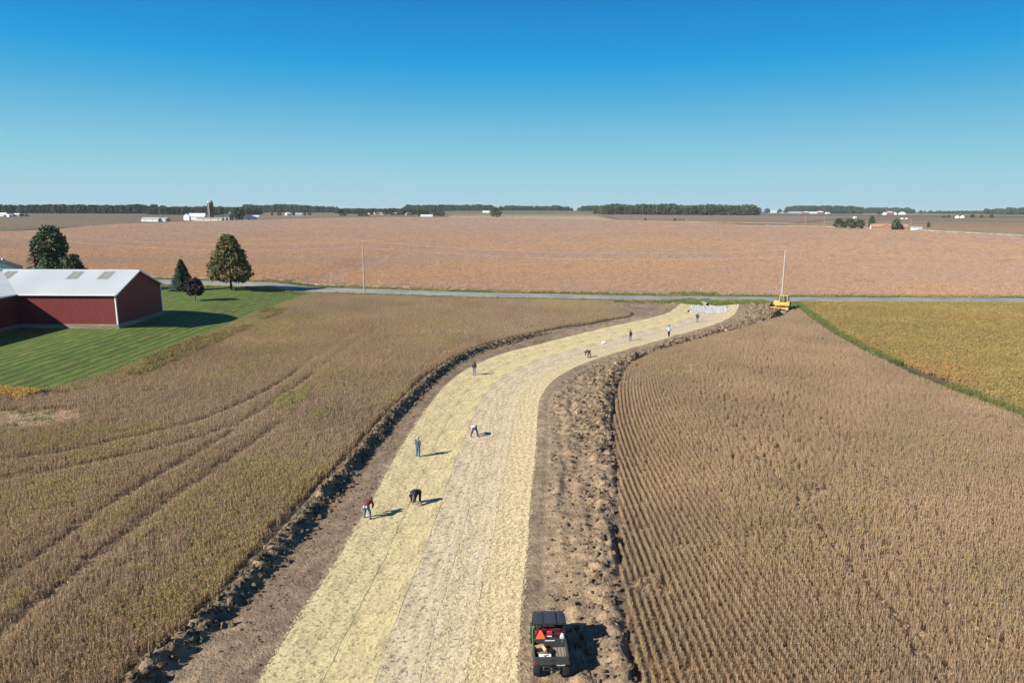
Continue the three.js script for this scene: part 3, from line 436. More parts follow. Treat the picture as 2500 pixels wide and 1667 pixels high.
{
  const B = base('red_barn', [-61.7, 1, -112.25], 0); tag(B, 'red metal-sided barn with white ribbed roof and a wing, on the lawn', 'barn');
  const hw = 6.95, eave = 5.5, ridge = 8.45, f = .72, len = 37, ov = .45, pitch = (ridge - eave) / hw;
  const wall = (name, outl, pos, ry, t = .12) => { const o = part(name, ribbedWall(outl, t), RED, B); o.position.set(...pos); o.rotation.y = ry; return o; };
  const ft = f; // walls stand on the concrete footing
  wall('front_wall', [[-15.2, ft], [0, ft], [0, eave], [-15.2, eave]], [0, 0, hw], 0);
  wall('gable_wall', [[-hw, ft], [hw, ft], [hw, eave], [0, ridge], [-hw, eave]], [0, 0, 0], Math.PI / 2);
  wall('rear_wall', [[0, ft], [len, ft], [len, eave], [0, eave]], [0, 0, -hw], Math.PI);
  wall('wing_wall', [[-20.2, ft], [0, ft], [0, eave], [-20.2, eave]], [-15.3, 0, hw], Math.PI / 2).position.set(-15.3, 0, hw + .0);
  B.children.at(-1).rotation.y = Math.PI / 2; B.children.at(-1).scale.x = 1; // runs towards +z
  wall('wing_end_wall', [[-hw, ft], [hw, ft], [hw, eave], [0, ridge], [-hw, eave]], [-15.3 - hw, 0, hw + 20.2], 0);
  wall('wing_outer_wall', [[0, ft], [27, ft], [27, eave], [0, eave]], [-15.3 - 2 * hw, 0, hw + 20.2 - 27], -Math.PI / 2);
  // footings, one length under each wall
  part('foundation', [bx(15.5, f, .3, -7.6, f / 2, hw - .1), bx(.3, f, 2 * hw - .1, -.1, f / 2, 0), bx(len, f, .3, -len / 2, f / 2, -hw + .1)], CONC, B);
  part('wing_foundation', [bx(.3, f, 20.2, -15.4, f / 2, hw + 10.2), bx(2 * hw - .3, f, .3, -15.3 - hw, f / 2, hw + 20.15), bx(.3, f, 27, -15.2 - 2 * hw, f / 2, hw + 20.2 - 13.5)], CONC, B);
  // roofs
  const run = hw + ov, rise = run * pitch, front = part('roof_slope', roofSlope(len + 2 * ov, run, rise), ROOF, B); front.position.set(-len - ov, ridge - rise + .1 + 0, 0); front.position.y = ridge + .1 - rise;
  const back = part('roof_slope', roofSlope(len + 2 * ov, run, rise), ROOF, B); back.position.set(ov, ridge + .1 - rise, 0); back.rotation.y = Math.PI;
  const we = part('wing_roof_slope', roofSlope(20.2 + hw + ov, run, rise), ROOF, B); we.rotation.y = Math.PI / 2; we.position.set(-15.3 - hw, ridge + .1 - rise, hw + 20.2 + ov);
  const ww = part('wing_roof_slope', roofSlope(20.2 + hw + ov, run, rise), ROOF, B); ww.rotation.y = -Math.PI / 2; ww.position.set(-15.3 - hw, ridge + .1 - rise, 0);
  part('ridge_cap', [bx(len + 2 * ov, .05, .32, -len / 2, ridge + .15, 0)], WHITE, B); part('ridge_cap', [bx(.32, .05, 20 + hw, -15.3 - hw, ridge + .152, (20 + hw) / 2)], WHITE, B);
  const sl = Math.hypot(run, rise), a = Math.atan2(rise, run);
  for (const s of [1, -1]) part('rake_trim', [bx(.07, .2, sl, ov + .03, ridge + .1 - rise / 2 - .07, s * run / 2, s * a)], TRIMB, B);
  part('eave_trim', [bx(15.5, .18, .07, -7.6 + .2, eave - .19 + .02, hw + ov + .03)], TRIMB, B); part('wing_eave_trim', [bx(.07, .18, 20.2 - ov, -15.3 + ov + .03, eave - .17, hw + 10.4)], TRIMB, B);
  for (const [x, z] of [[.04, hw + .04], [.04, -hw - .04]]) part('corner_trim', [bx(.16, eave - f, .04, x - .08, (eave + f) / 2, z), bx(.04, eave - f, .16, x, (eave + f) / 2, z - Math.sign(z) * .1)], WHITE, B);
  part('inner_corner_trim', [bx(.12, eave - f, .12, -15.22, (eave + f) / 2, hw + .08)], RED, B);
  // translucent roof panels
  const n = Math.cos(a), panel = (x, t0, t1) => { const L = (t1 - t0) * sl; const gs = [bx(.92, .03, L, 0, 0, 0)]; for (const k of [-.23, 0, .23]) gs.push(bx(.05, .03, L, k, .03, 0)); const g = join(gs); g.rotateX(a); const t = (t0 + t1) / 2; return [g, t]; };
  for (const x of [-4.6, -9.6, -20.5]) for (const k of [0, 1]) { const [g, t] = panel(0, .08, .40); const o = part('skylight_panel', g, SKYL, B); o.position.set(x + k * .94, ridge + .1 - t * rise + .05, t * run); }
  { const [g, t] = panel(0, .30, .62); const o = part('skylight_panel', g, SKYL, B); o.rotation.y = Math.PI / 2; o.position.set(-15.3 - hw + t * run, ridge + .1 - t * rise + .05, hw + 4.6); }
}
// white farmhouse behind the barn, only its gable shows
{
  const H = base('white_farmhouse', [-115.5, 1, -150], .62); tag(H, 'white farmhouse gable with small window, behind the barn roof', 'house');
  const SID = mat([.84, .85, .86], .7), gs = [prism([[-6, 0], [6, 0], [6, 5], [0, 7.7], [-6, 5]], 11, -11)]; for (let y = .25; y < 7.4; y += .25) { const w = y < 5 ? 6 : 6 * (7.7 - y) / 2.7; gs.push(bx(2 * w - .05, .02, .03, 0, y, .012)); }
  part('wall', gs, SID, H);
  const RF = mat([.13, .125, .12], .85, { map: paintWear }), sl = Math.hypot(6.5, 2.93), a = Math.atan2(2.93, 6.5);
  for (const s of [-1, 1]) part('roof_slope', [bx(sl, .14, 11.8, s * 3.25, 7.86 - 1.46, -5.5, 0, 0, -s * a)], RF, H);
  for (const s of [-1, 1]) part('rake_trim', [bx(sl, .2, .06, s * 3.25, 7.72 - 1.46, .45, 0, 0, -s * a)], WHITE, H);
  const w = part('window', [bx(.9, 1.2, .08, 1.6, 4.9, .04)], WHITE, H); part('pane', [bx(.7, 1, .05, 1.6, 4.9, .075)], mat([.04, .05, .06], .1), w);
  part('antenna_dish', [new THREE.SphereGeometry(.4, 12, 6, 0, 6.3, 0, 1.1).rotateX(2).translate(3.1, 7.3, -1.6), bar([3.1, 6.6, -1.8], [3.1, 7.3, -1.7], .03)], WHITE, H);
}
// ---------------------------------------------------------------- utility poles and wires
const POLEW = mat([.42, .37, .31], .9, { map: paintWear }), CERAM = mat([.5, .5, .5], .3), WIRE = mat([.72, .70, .66], .45);
function utilityPole(x, z, h, label, group, o = {}) {
  const y = groundY(x, z), P = base('utility_pole', [x, y, z], 0); tag(P, label, 'utility pole', group);
  part('pole', cyl(.17, .11, h, 0, h / 2, 0, 14), o.m || POLEW, P);
  const top = part('insulator', [cyl(.06, .04, .28, 0, h + .14, 0, 10), cyl(.09, .09, .06, 0, h + .2, 0, 10)], CERAM, P); part('pin', [bar([0, h - .25, .08], [0, h + .05, .02], .02)], mat([.3, .3, .3], .5, { metalness: .7 }), top);
  part('neutral_bracket', [bx(.08, .1, .3, 0, h - 1.35, .2), cyl(.05, .05, .1, 0, h - 1.35, .34, 8)], CERAM, P);
  part('ground_wire', [bar([.16, .2, .06], [.115, h - .4, .05], .012)], mat([.25, .24, .22], .6), P);
  for (const k of [.28, .5]) part('tag_plate', [bx(.1, .14, .015, 0, h * k * .4, .17)], mat([.6, .6, .58], .4, { metalness: .5 }), P);
  return [x, y + h, z];
}
const G1 = 'utility poles along the near road';
const p1 = utilityPole(-34.6, -159.0, 12.2, 'utility pole by the road left of the waterway, wires on its top', G1), p2 = utilityPole(57.2, -143.9, 11.3, 'utility pole standing behind the yellow bulldozer', G1, { m: mat([.50, .48, .44], .85, { map: paintWear }) });
const p0 = [-127, 13.6, -179];
function wire(a, b, drop, sag, label, name = 'power_line') { const pts = []; for (let k = 0; k <= 16; k++) { const t = k / 16; pts.push([lerp(a[0], b[0], t), lerp(a[1], b[1], t) - drop + .25 - sag * 4 * t * (1 - t), lerp(a[2], b[2], t) + (drop > .5 ? .34 : 0)]); } tag(part(name, tube(pts, .008, 48, 5), WIRE, scene), label, 'wire', 'wires along the road'); }
wire(p0, p1, 0, 2.1, 'upper wire running left from the pole beside the road'); wire(p0, p1, 1.45, 2.0, 'lower wire running left from the pole beside the road');
wire(p1, p2, 0, 1.6, 'upper wire between the two roadside poles'); wire(p1, p2, 1.45, 1.5, 'lower wire between the two roadside poles');
wire(p2, [160, 12, -144], 0, 1.9, 'wire running right from the pole behind the bulldozer');

// ---------------------------------------------------------------- trees
const BARK = mat([.14, .11, .085], .95, { map: soilTex }), LEAF = mat([1, 1, 1], .75, { vertexColors: true, side: THREE.DoubleSide });
function branchy(h, r0, crownLow, spread, seed, nb = 9) {
  const r = rnd(seed), gs = [bar([0, -.1, 0], [0, h * .45, 0], r0, r0 * .72, 9), bar([0, h * .45, 0], [r0 * .4, h * .9, 0], r0 * .72, r0 * .15, 8)];
  for (let k = 0; k < nb; k++) { const a = k * 2.4 + r(), y = lerp(crownLow, h * .7, k / nb), l = spread * (.55 + .4 * r()), e = [Math.cos(a) * l, y + l * .7, Math.sin(a) * l]; gs.push(bar([0, y, 0], e, r0 * .32, r0 * .08, 6)); gs.push(bar([e[0] * .55, lerp(y, e[1], .55), e[2] * .55], [e[0] * .6 + (r() - .5) * l * .8, e[1] + l * .2, e[2] * .6 + (r() - .5) * l * .8], r0 * .14, r0 * .04, 5)); }
  return join(gs);
}
// foliage: clumps spread through the crown's volume, each a spray of small leaf faces
function crown(seed, { shape, clumps, per, cl, leaf, cols, up = .3 }) { // shape(r) -> [x, y, z] of a clump and its size factor
  const r = rnd(seed), s = new Soup();
  for (let k = 0; k < clumps; k++) {
    const c = shape(r), R = cl * (c[3] || 1) * (.7 + .6 * r()), tone = .75 + .5 * r(), hue = cols[Math.floor(r() * cols.length)];
    for (let i = 0; i < per; i++) {
      const d = randDir(r), q = Math.cbrt(r()) , e = randDir(r); e[1] = e[1] * .7 + up; const l = Math.hypot(...e), n = e.map(v => v / l), u = perp(n, r), v = [n[1] * u[2] - n[2] * u[1], n[2] * u[0] - n[0] * u[2], n[0] * u[1] - n[1] * u[0]], L = leaf * (.6 + .8 * r()), t = tone * (.8 + .4 * r());
      s.quad([c[0] + d[0] * R * q, c[1] + d[1] * R * q * .8, c[2] + d[2] * R * q], sc3(u, L), sc3(v, L * .62), [hue[0] * t, hue[1] * t, hue[2] * t]);
    }
  }
  return s.geo();
}
const shell = (rx, y0, y1, prof, inner = .55) => (r) => { const t = r(), a = r() * 6.283, q = (inner + (1 - inner) * Math.sqrt(r())) * prof(t); const w = .82 + .36 * vn(Math.cos(a) * 1.6 + 7 + t * 3, Math.sin(a) * 1.6 + 9, 601); return [Math.cos(a) * rx * q * w, lerp(y0, y1, t), Math.sin(a) * rx * q * w, .8 + .4 * r()]; };
const egg = (t) => Math.sin(Math.PI * clamp(.10 + .83 * t)) ** .62 * (1.08 - .35 * t);
const DK = [[.040, .068, .024], [.050, .08, .028], [.032, .055, .02]], OLV = [[.098, .1, .025], [.12, .10, .023], [.08, .092, .025], [.135, .1, .023]], GRN = [[.055, .10, .03], [.07, .118, .035], [.045, .082, .026]];
function yardTree(name, label, cat, x, z, trunkGeo, crownGeo, leafMat = LEAF) { const t = base(name, [x, plain(x, z), z], 0); tag(t, label, cat); part('trunk', trunkGeo, BARK, t); part('crown', crownGeo, leafMat, t); return t; }
yardTree('maple_tree', 'olive-green maple with broad egg-shaped crown by the road', 'tree', -65, -157.2, branchy(11.5, .27, 2.6, 3.4, 11), crown(12, { shape: shell(4.75, 2.3, 12.3, (t) => Math.min(1, .55 + t * 4) * (1 - t) ** .55 * 1.06 + .03), clumps: 330, per: 30, cl: .8, leaf: .17, cols: OLV }));
{ // tall dark tree with a lower second crown beside it
  const t = yardTree('broadleaf_tree', 'tall dark green tree with ragged crown behind the barn roof', 'tree', -99.4, -148, branchy(13.4, .38, 2.5, 3.6, 21), crown(22, { shape: shell(3.9, 3, 14.2, (t) => egg(t) * (.82 + .3 * Math.sin(t * 9 + 1))), clumps: 300, per: 30, cl: .95, leaf: .18, cols: [...GRN, ...DK] }));
  yardTree('broadleaf_tree', 'shorter dark bushy tree right of the tall ragged one', 'tree', -94.9, -147, branchy(7.5, .25, 1.4, 2.6, 31), crown(32, { shape: shell(2.8, 1, 8.4, egg), clumps: 140, per: 30, cl: .85, leaf: .17, cols: DK }));
}
{ // blue spruce: tiers of drooping boughs
  const r = rnd(41), s = new Soup(), h = 7.4, C = [[.060, .092, .072], [.075, .11, .09], [.048, .075, .055]];
  for (let k = 0; k < 640; k++) { const t = Math.pow(r(), .95), y = lerp(.25, h - .2, t), R = 3.05 * Math.pow(1 - t, .88) + .08, a = r() * 6.283, L = R * (.8 + .3 * r()); for (let i = 0; i < 26; i++) { const q = Math.pow(r(), .6), px = Math.cos(a) * L * q, pz = Math.sin(a) * L * q, w = .34 * q * (1.1 - .4 * q), sp = (r() - .5) * 2 * w, cx = px - Math.sin(a) * sp, cz = pz + Math.cos(a) * sp, cy = y - q * q * .34 * (1 - t) + (r() - .5) * .14, hue = C[Math.floor(r() * 3)], k2 = .75 + .5 * r(); s.quad([cx, cy, cz], [Math.cos(a + (r() - .5)) * .18, -.06 + .12 * r(), Math.sin(a + (r() - .5)) * .18], [-Math.sin(a) * .085, .06 * (r() - .3), Math.cos(a) * .07], hue.map(v => v * k2)); } }
  yardTree('spruce_tree', 'blue-green spruce of cone shape at the corner of the lawn', 'tree', -75.4, -155.5, cyl(.15, .04, 7, 0, 3.4, 0, 8), s.geo());
}
yardTree('ornamental_tree', 'small purple-black leaved tree in front of the spruce', 'tree', -64.6, -138.2, branchy(3.6, .09, 1.4, 1.2, 51, 7), crown(52, { shape: shell(1.85, 1.35, 4.55, egg, .45), clumps: 120, per: 30, cl: .45, leaf: .12, cols: [[.03, .014, .018], [.04, .017, .02], [.024, .012, .015]] }));
{ const r = rnd(57), s = new Soup(); for (let k = 0; k < 120; k++) { const t = r() ** .8, y = lerp(.5, 10.6, t), R = 3 * (1 - t) ** .85 + .1, a = r() * 6.28; for (let i = 0; i < 20; i++) { const q = r() ** .6, L = R * q; s.quad([Math.cos(a + (r() - .5) * .5) * L, y - q * .5, Math.sin(a + (r() - .5) * .5) * L], [Math.cos(a) * .22, -.08, Math.sin(a) * .22], [-Math.sin(a) * .09, .05, Math.cos(a) * .09], [.022, .036, .02]); } }
  yardTree('spruce_tree', 'dark spruce showing its top above the white farmhouse', 'tree', -114.8, -152.5 - 12, cyl(.2, .04, 10, 0, 5, 0, 8), s.geo()); }

// kinds of trees for the distance: a trunk and an uneven crown of leaf clumps
function farCrown(seed, cols, hgt = 1, wid = .42, low = .12, n = 84, per = 13) { return crown(seed, { shape: shell(wid, low, .97 * hgt, egg, .5), clumps: n, per, cl: .085, leaf: .043, cols }); }
const FDK = [[.034, .058, .026], [.044, .07, .03], [.05, .078, .026]], FMX = [[.05, .075, .026], [.066, .088, .028], [.078, .086, .03], [.042, .066, .026]];
const farKinds = [farCrown(701, FDK), farCrown(702, FMX), farCrown(703, FDK, 1, .34, .08), farCrown(704, FMX, 1, .5, .16), farCrown(705, FDK, 1, .5, .06)];
const farTrunk = cyl(.028, .016, .5, 0, .25, 0, 6);
function farTree(label, x, d, h, w, kind, group, name = 'tree', lift = 0) { // w: crown width
  const t = base(name, [x, plain(x, -d) + lift, -d], x * 1.7 + d); tag(t, label, name.includes('bush') ? 'bush' : 'tree', group);
  const k = w / h / .84; t.scale.set(h * k, h, h * k);
  part('trunk', farTrunk, BARK, t); part('crown', farKinds[kind], LEAF, t); return t;
}
// woods that read as one mass: many crowns standing close
function wood(label, x0, x1, d, depth, h, n, o = {}) {
  const r = rnd(Math.round(Math.abs(x0) + d * 3 + h * 17)), im = shadows(new THREE.InstancedMesh(farKinds[o.kind ?? 0], LEAF, n)), M = new THREE.Matrix4(), Q = new THREE.Quaternion(), E = new THREE.Euler(), c = new THREE.Color();
  for (let k = 0; k < n; k++) {
    const f = r(), fr = r() < .5 ? r() * .12 : r(), x = lerp(x0, x1, f) + (r() - .5) * 4, z = -(d + (o.skew || 0) * f + depth * fr), ends = Math.min(1, .55 + Math.min(f, 1 - f) * (o.end ?? 7)), hh = h * (.72 + .36 * r()) * ends * (.9 + .2 * vn(x * .03, 3, 7)), w = hh * (.8 + .5 * r());
    Q.setFromEuler(E.set(0, r() * 6.3, 0)); M.compose(new THREE.Vector3(x, plain(x, z) + (o.lift || 0) + (o.rise || 0) * 0 - hh * .05, z), Q, new THREE.Vector3(w, hh, w)); im.setMatrixAt(k, M); const v = .7 + .6 * r(), y = r() < (o.mix ?? .25) ? 1.25 : 1; im.setColorAt(k, c.setRGB(v * y, v * (y > 1 ? 1.12 : 1), v));
  }
  im.name = numbered('wood'); tag(im, label, 'wood', null, 'stuff'); scene.add(im);
}

// ---------------------------------------------------------------- the far country
function farField(name, q, col, lift, o = {}) { // q: four corners (x, d), going round; draped on the land
  const m = mat(name === 'brown_field' ? [col[0] * 1.22, col[1] * 1.16, col[2] * 1.12] : col, .95, { map: farTex });
  { const ux = q[1][0] - q[0][0], ud = q[1][1] - q[0][1], vx = q[3][0] - q[0][0], vd = q[3][1] - q[0][1]; if (ux * vd - ud * vx < 0) q = [q[1], q[0], q[3], q[2]]; }
  const g = gridGeo(14, 42, (a, b) => { // the outer ring of the grid is the standing edge, down to the soil
    const u = clamp((a * 14 - 1) / 12), v = clamp((b * 42 - 1) / 40), rim = a < .01 || a > .99 || b < .005 || b > .995, x = lerp(lerp(q[0][0], q[1][0], u), lerp(q[3][0], q[2][0], u), v), d = lerp(lerp(q[0][1], q[1][1], u), lerp(q[3][1], q[2][1], u), v);
    return [x, plain(x, -d) + (rim ? -.3 : lift) + (o.h ? o.h(x, d) : 0), -d]; });
  return tag(part(name, g, m, scene), null, null, null, 'structure');
}
const OLIVE = [.235, .185, .095], BROWN = [.30, .215, .135], STUB = [.50, .385, .25], PINK = [.42, .30, .21], GREYG = [.205, .205, .135], CORN = [.10, .125, .04];
farField('olive_field', [[-430, 560], [-900, 420], [-1250, 1150], [-458, 905]], [.27, .20, .09], .3);
farField('green_edge', [[-425, 575], [-900, 430], [-960, 520], [-446, 690]], [.20, .185, .06], .45);
farField('olive_field', [[-454, 915], [-1250, 1160], [-1700, 1700], [-430, 1500]], OLIVE, .22);
farField('brown_field', [[-246, 1192], [-430, 1060], [-600, 1480], [-250, 1560]], [.27, .20, .11], .4);
farField('brown_field', [[-108, 1214], [-246, 1192], [-250, 1400], [-125, 1318]], [.30, .19, .13], .4);
farField('stubble_field', [[-108, 1214], [160, 1067], [172, 1400], [-125, 1316]], [.62, .49, .33], .45);
farField('tan_field', [[-125, 1318], [172, 1402], [280, 1900], [-131, 1560]], [.46, .32, .18], .36);
farField('brown_field', [[172, 1090], [384, 955], [900, 1720], [230, 1640]], [.29, .215, .15], .35);
farField('brown_field', [[332, 832], [405, 776], [900, 900], [380, 940]], [.38, .245, .13], .3);
farField('brown_field', [[418, 770], [430, 560], [1100, 640], [900, 900]], [.40, .27, .15], .3);
farField('brown_field', [[384, 955], [900, 900], [1400, 1300], [640, 1250]], [.31, .225, .14], .3);
farField('dry_ditch', [[151, 1064], [262, 987], [274, 1001], [160, 1086]], [.58, .46, .30], .6);
farField('dry_ditch', [[262, 987], [384, 938], [392, 950], [274, 1001]], [.52, .40, .25], .6);
farField('pink_field', [[760, 2050], [1900, 1900], [2300, 2600], [900, 2600]], PINK, .5);
farField('corn_strip', [[600, 1620], [1500, 1500], [1560, 1590], [640, 1720]], CORN, 1.6);
farField('green_strip', [[560, 1180], [1060, 930], [1090, 965], [580, 1225]], [.16, .15, .06], .7);
{ // a rise with grey-green pasture under the far woods
  const hill = (x, d) => 7.2 * Math.exp(-(((x - 90) / 520) ** 2) - ((d - 2650) / 480) ** 2);
  farField('hill', [[-900, 1750], [1000, 1750], [1300, 3400], [-1200, 3400]], GREYG, .6, { h: hill });
  farField('hill_field', [[120, 1900], [420, 1900], [560, 2250], [160, 2250]], BROWN, 1.2, { h: hill });
  farField('hill_field', [[-330, 1850], [-40, 1850], [-40, 2000], [-360, 2000]], [.33, .22, .15], 1.2, { h: hill });
}
wood('dark wood along the left horizon, nearest on that side', -1150, -800, 1480, 120, 18, 420, { skew: 40, kind: 0, end: 9 });
wood('low distant wood behind the left farms', -2350, -1850, 3500, 260, 14, 260, { kind: 2 });
wood('dark wood directly behind the silo farm', -735, -530, 1390, 90, 16, 330, { kind: 1 });
wood('hazy wood on the horizon right of the silo', -1600, -900, 3300, 200, 17, 300, { kind: 0 });
wood('hazy rounded wood right of the silo farm', -960, -740, 2450, 120, 24, 170, { kind: 0 });
wood('wood behind two small houses right of the silo', -760, -545, 2120, 110, 20, 240, { kind: 0 });
wood('trees massed among the village houses', -430, -200, 1640, 220, 14, 210, { kind: 1, end: 12 });
wood('far wood crowning the rise at left of centre', -420, -60, 2620, 160, 23, 330, { kind: 0, lift: 5.3 });
wood('far wood crowning the rise in the centre', -60, 230, 2660, 140, 19, 240, { kind: 2, lift: 6.6 });
wood('far wood crowning the rise right of centre', 255, 760, 2620, 150, 22, 380, { kind: 0, lift: 5.5 });
wood('large dark green wood standing in the middle distance', 218, 618, 1760, 120, 25, 560, { kind: 1, mix: .35, end: 14, skew: -20 });
wood('distant wood behind the long grey shed', 1110, 1370, 2720, 160, 28, 270, { kind: 0 });
wood('low hazy wood beyond the pink field', 1740, 2000, 3450, 150, 26, 180, { kind: 0 });
wood('faint thin treeline right of the gambrel barn', 2000, 2400, 3300, 120, 13, 190, { kind: 2 });
wood('faint treeline on the right horizon', 1860, 2330, 3000, 120, 12, 210, { kind: 2 });
wood('dark wood at the right edge of the view', 1735, 1900, 2440, 120, 23, 150, { kind: 0, end: 12 });
wood('hedge of scattered trees far left of the village', -900, -560, 1960, 40, 8, 60, { kind: 2 });

const BWALL = mat([.74, .75, .75], .6), BROOFG = mat([.36, .38, .40], .5), BROOFW = mat([.66, .69, .71], .45), BGREEN = mat([.06, .10, .075], .6), BRED = mat([.32, .05, .045], .6), BCREAM = mat([.58, .54, .43], .7), BBROWN = mat([.36, .20, .115], .85), BRICK = mat([.27, .14, .10], .9), BGREY = mat([.40, .43, .46], .5), PANE = mat([.04, .05, .06], .15);
// a gabled building: ridge along local x; length, span, eave and ridge heights
function gabled(name, label, cat, x, d, turn, len, span, eave, ridge, wallM, roofM, o = {}) {
  const B = base(name, [x, plain(x, -d) + (o.lift ?? .2), -d], turn); tag(B, label, cat, o.group);
  const g = prism([[-span / 2, -.8], [span / 2, -.8], [span / 2, eave], [0, ridge], [-span / 2, eave]], len, -len / 2); g.rotateY(Math.PI / 2); part('wall', g, wallM, B);
  const run = span / 2 + .35, rise = (ridge - eave) / (span / 2) * run, sl = Math.hypot(run, rise), a = Math.atan2(rise, run);
  for (const s of [1, -1]) part('roof_slope', [bx(len + .7, .18, sl, 0, ridge - rise / 2 + .12, s * run / 2, s * a)], roofM, B);
  if (o.doors) for (const [dx, w, h, m] of o.doors) part('door', [bx(w, h, .1, dx, h / 2, span / 2 + .05)], m || PANE, B);
  if (o.windows) for (const [dx, y, w, h] of o.windows) { const f = part('window', [bx(w + .2, h + .2, .08, dx, y, span / 2 + .04)], WHITE, B); part('pane', [bx(w, h, .1, dx, y, span / 2 + .06)], PANE, f); }
  if (o.end) for (const [dz, w, h, m] of o.end) part('end_door', [bx(.1, h, w, -len / 2 - .05, h / 2, dz)], m || PANE, B);
  return B;
}
// the farm with the silo
{
  const x = -436, d = 1002, y = plain(x, -d), S = base('silo', [x, y, -d], .4); tag(S, 'tall grey concrete silo with pale dome, beside white barns', 'silo');
  const sil = mat([.19, .185, .17], .9, { map: dirtTex }), gs = [cyl(4.3, 4.3, 24, 0, 12, 0, 40)]; for (let k = 1; k < 30; k++) gs.push(new THREE.TorusGeometry(4.32, .05, 4, 36).rotateX(Math.PI / 2).translate(0, k * .8, 0));
  part('tower', gs, sil, S); part('dome', new THREE.SphereGeometry(4.4, 32, 10, 0, 6.3, 0, 1.57).translate(0, 24, 0), mat([.33, .35, .35], .6), S); part('chute', [cyl(.75, .75, 25, -1.6, 12.5, 4.5, 10)], mat([.30, .30, .28], .8), S); part('dome_hatch', [bx(1.4, 1.6, 1.2, -1.6, 25.4, 3.4)], mat([.45, .46, .46], .6), S);
}
gabled('white_barn', 'tall white barn with long white roof left of the silo', 'barn', -448, 986, .18, 21, 12, 5.2, 9.6, BWALL, BROOFW, { end: [[0, 3.2, 3.6]] });
gabled('white_barn', 'narrow white gabled barn leaning on the long white-roofed one', 'barn', -459.5, 984, 1.4, 12, 8.5, 5.8, 9, BWALL, BROOFW, { doors: [[0, 2, 3]] });
gabled('cream_shed', 'long low cream shed in front of the silo', 'shed', -421.5, 966, .05, 35, 7, 3, 4.3, BCREAM, mat([.24, .22, .19], .8), { windows: [[-8, 1.6, 1.4, 1], [2, 1.6, 1.4, 1], [12, 1.6, 1.4, 1]], doors: [[17, 1.2, 2.1]] });
gabled('green_roof_barn', 'white barn with dark green roof right of the silo', 'barn', -422, 1008, .35, 19, 14, 4.8, 8.8, BWALL, BGREEN, { doors: [[6, 3, 3.2]] });
{ const x = -416, d = 1022, B = base('grain_bin', [x, plain(x, -d), -d]); tag(B, 'white round grain bin with cone roof beside the dark tree', 'grain bin'); const gs = [cyl(4, 4, 7.5, 0, 3.75, 0, 32)]; for (let k = 1; k < 9; k++) gs.push(new THREE.TorusGeometry(4.02, .05, 4, 32).rotateX(Math.PI / 2).translate(0, k * .82, 0)); part('bin_wall', gs, BROOFW, B); part('cone_roof', cyl(4.3, .5, 3.4, 0, 9.2, 0, 32), BGREY, B); part('vent_cap', cyl(.6, .5, .6, 0, 11.1, 0, 12), BWALL, B); part('ladder', [bx(.5, 8, .1, 0, 4, 4.1)], BGREY, B); }
gabled('white_shed', 'low white shed right of the dark round tree', 'shed', -386, 1024, .5, 20, 11, 4.2, 6.3, BWALL, BROOFW, { doors: [[-4, 4, 3.4, BGREY], [4, 4, 3.4, BGREY]] });
gabled('long_shed', 'long white shed with grey roof standing alone left of the silo farm', 'shed', -481, 922, .03, 22, 10, 2.6, 5, BWALL, BROOFG, { windows: [[-6, 1.4, 1.2, .8], [4, 1.4, 1.2, .8]] });
gabled('grey_shed', 'grey shed with small white door at the end of the long shed', 'shed', -465.5, 926, -.25, 11, 9, 2.8, 4.6, BGREY, BROOFG, { doors: [[-2, 2.6, 2.2, WHITE]] });
farTree('dark round tree beside the grain bin', -399.5, 1010, 16.8, 19, 0, null);
// left edge farm
const GL = 'buildings of the farm at the left edge';
gabled('white_barn', 'white barn at the left edge of the horizon', 'barn', -862, 1172, .2, 12, 9, 3.4, 6, BWALL, BROOFW, { group: GL }); gabled('red_shed', 'small red shed among the left edge farm buildings', 'shed', -850, 1165, .5, 8, 6, 2.6, 4, BRED, BROOFW, { group: GL }); gabled('white_shed', 'small white gabled shed at the left edge farm', 'shed', -834, 1150, 1.2, 7, 6, 2.8, 4.3, BWALL, BROOFW, { group: GL }); gabled('white_house', 'white house between bushes at the left edge farm', 'house', -842, 1178, .3, 8, 7, 3, 5, BWALL, BROOFW, { group: GL });
for (const [x, d, h, w, l] of [[-846, 1172, 5, 7, 'round bush beside the white house at the left edge'], [-832.6, 1176, 5, 6.4, 'left one of two bushes right of the left edge farm'], [-826.5, 1179, 4.2, 5.2, 'right one of two bushes right of the left edge farm']]) farTree(l, x, d, h, w, 4, 'bushes at the left edge farm', 'round_bush');
gabled('far_white_shed', 'far white shed between the two left woods', 'shed', -1091, 1998, .1, 22, 9, 3.4, 5.6, BWALL, BROOFW); gabled('far_white_shed', 'far white shed just left of the wood behind the silo farm', 'shed', -1005, 1940, .2, 20, 8, 2.8, 4.4, BWALL, BROOFW);
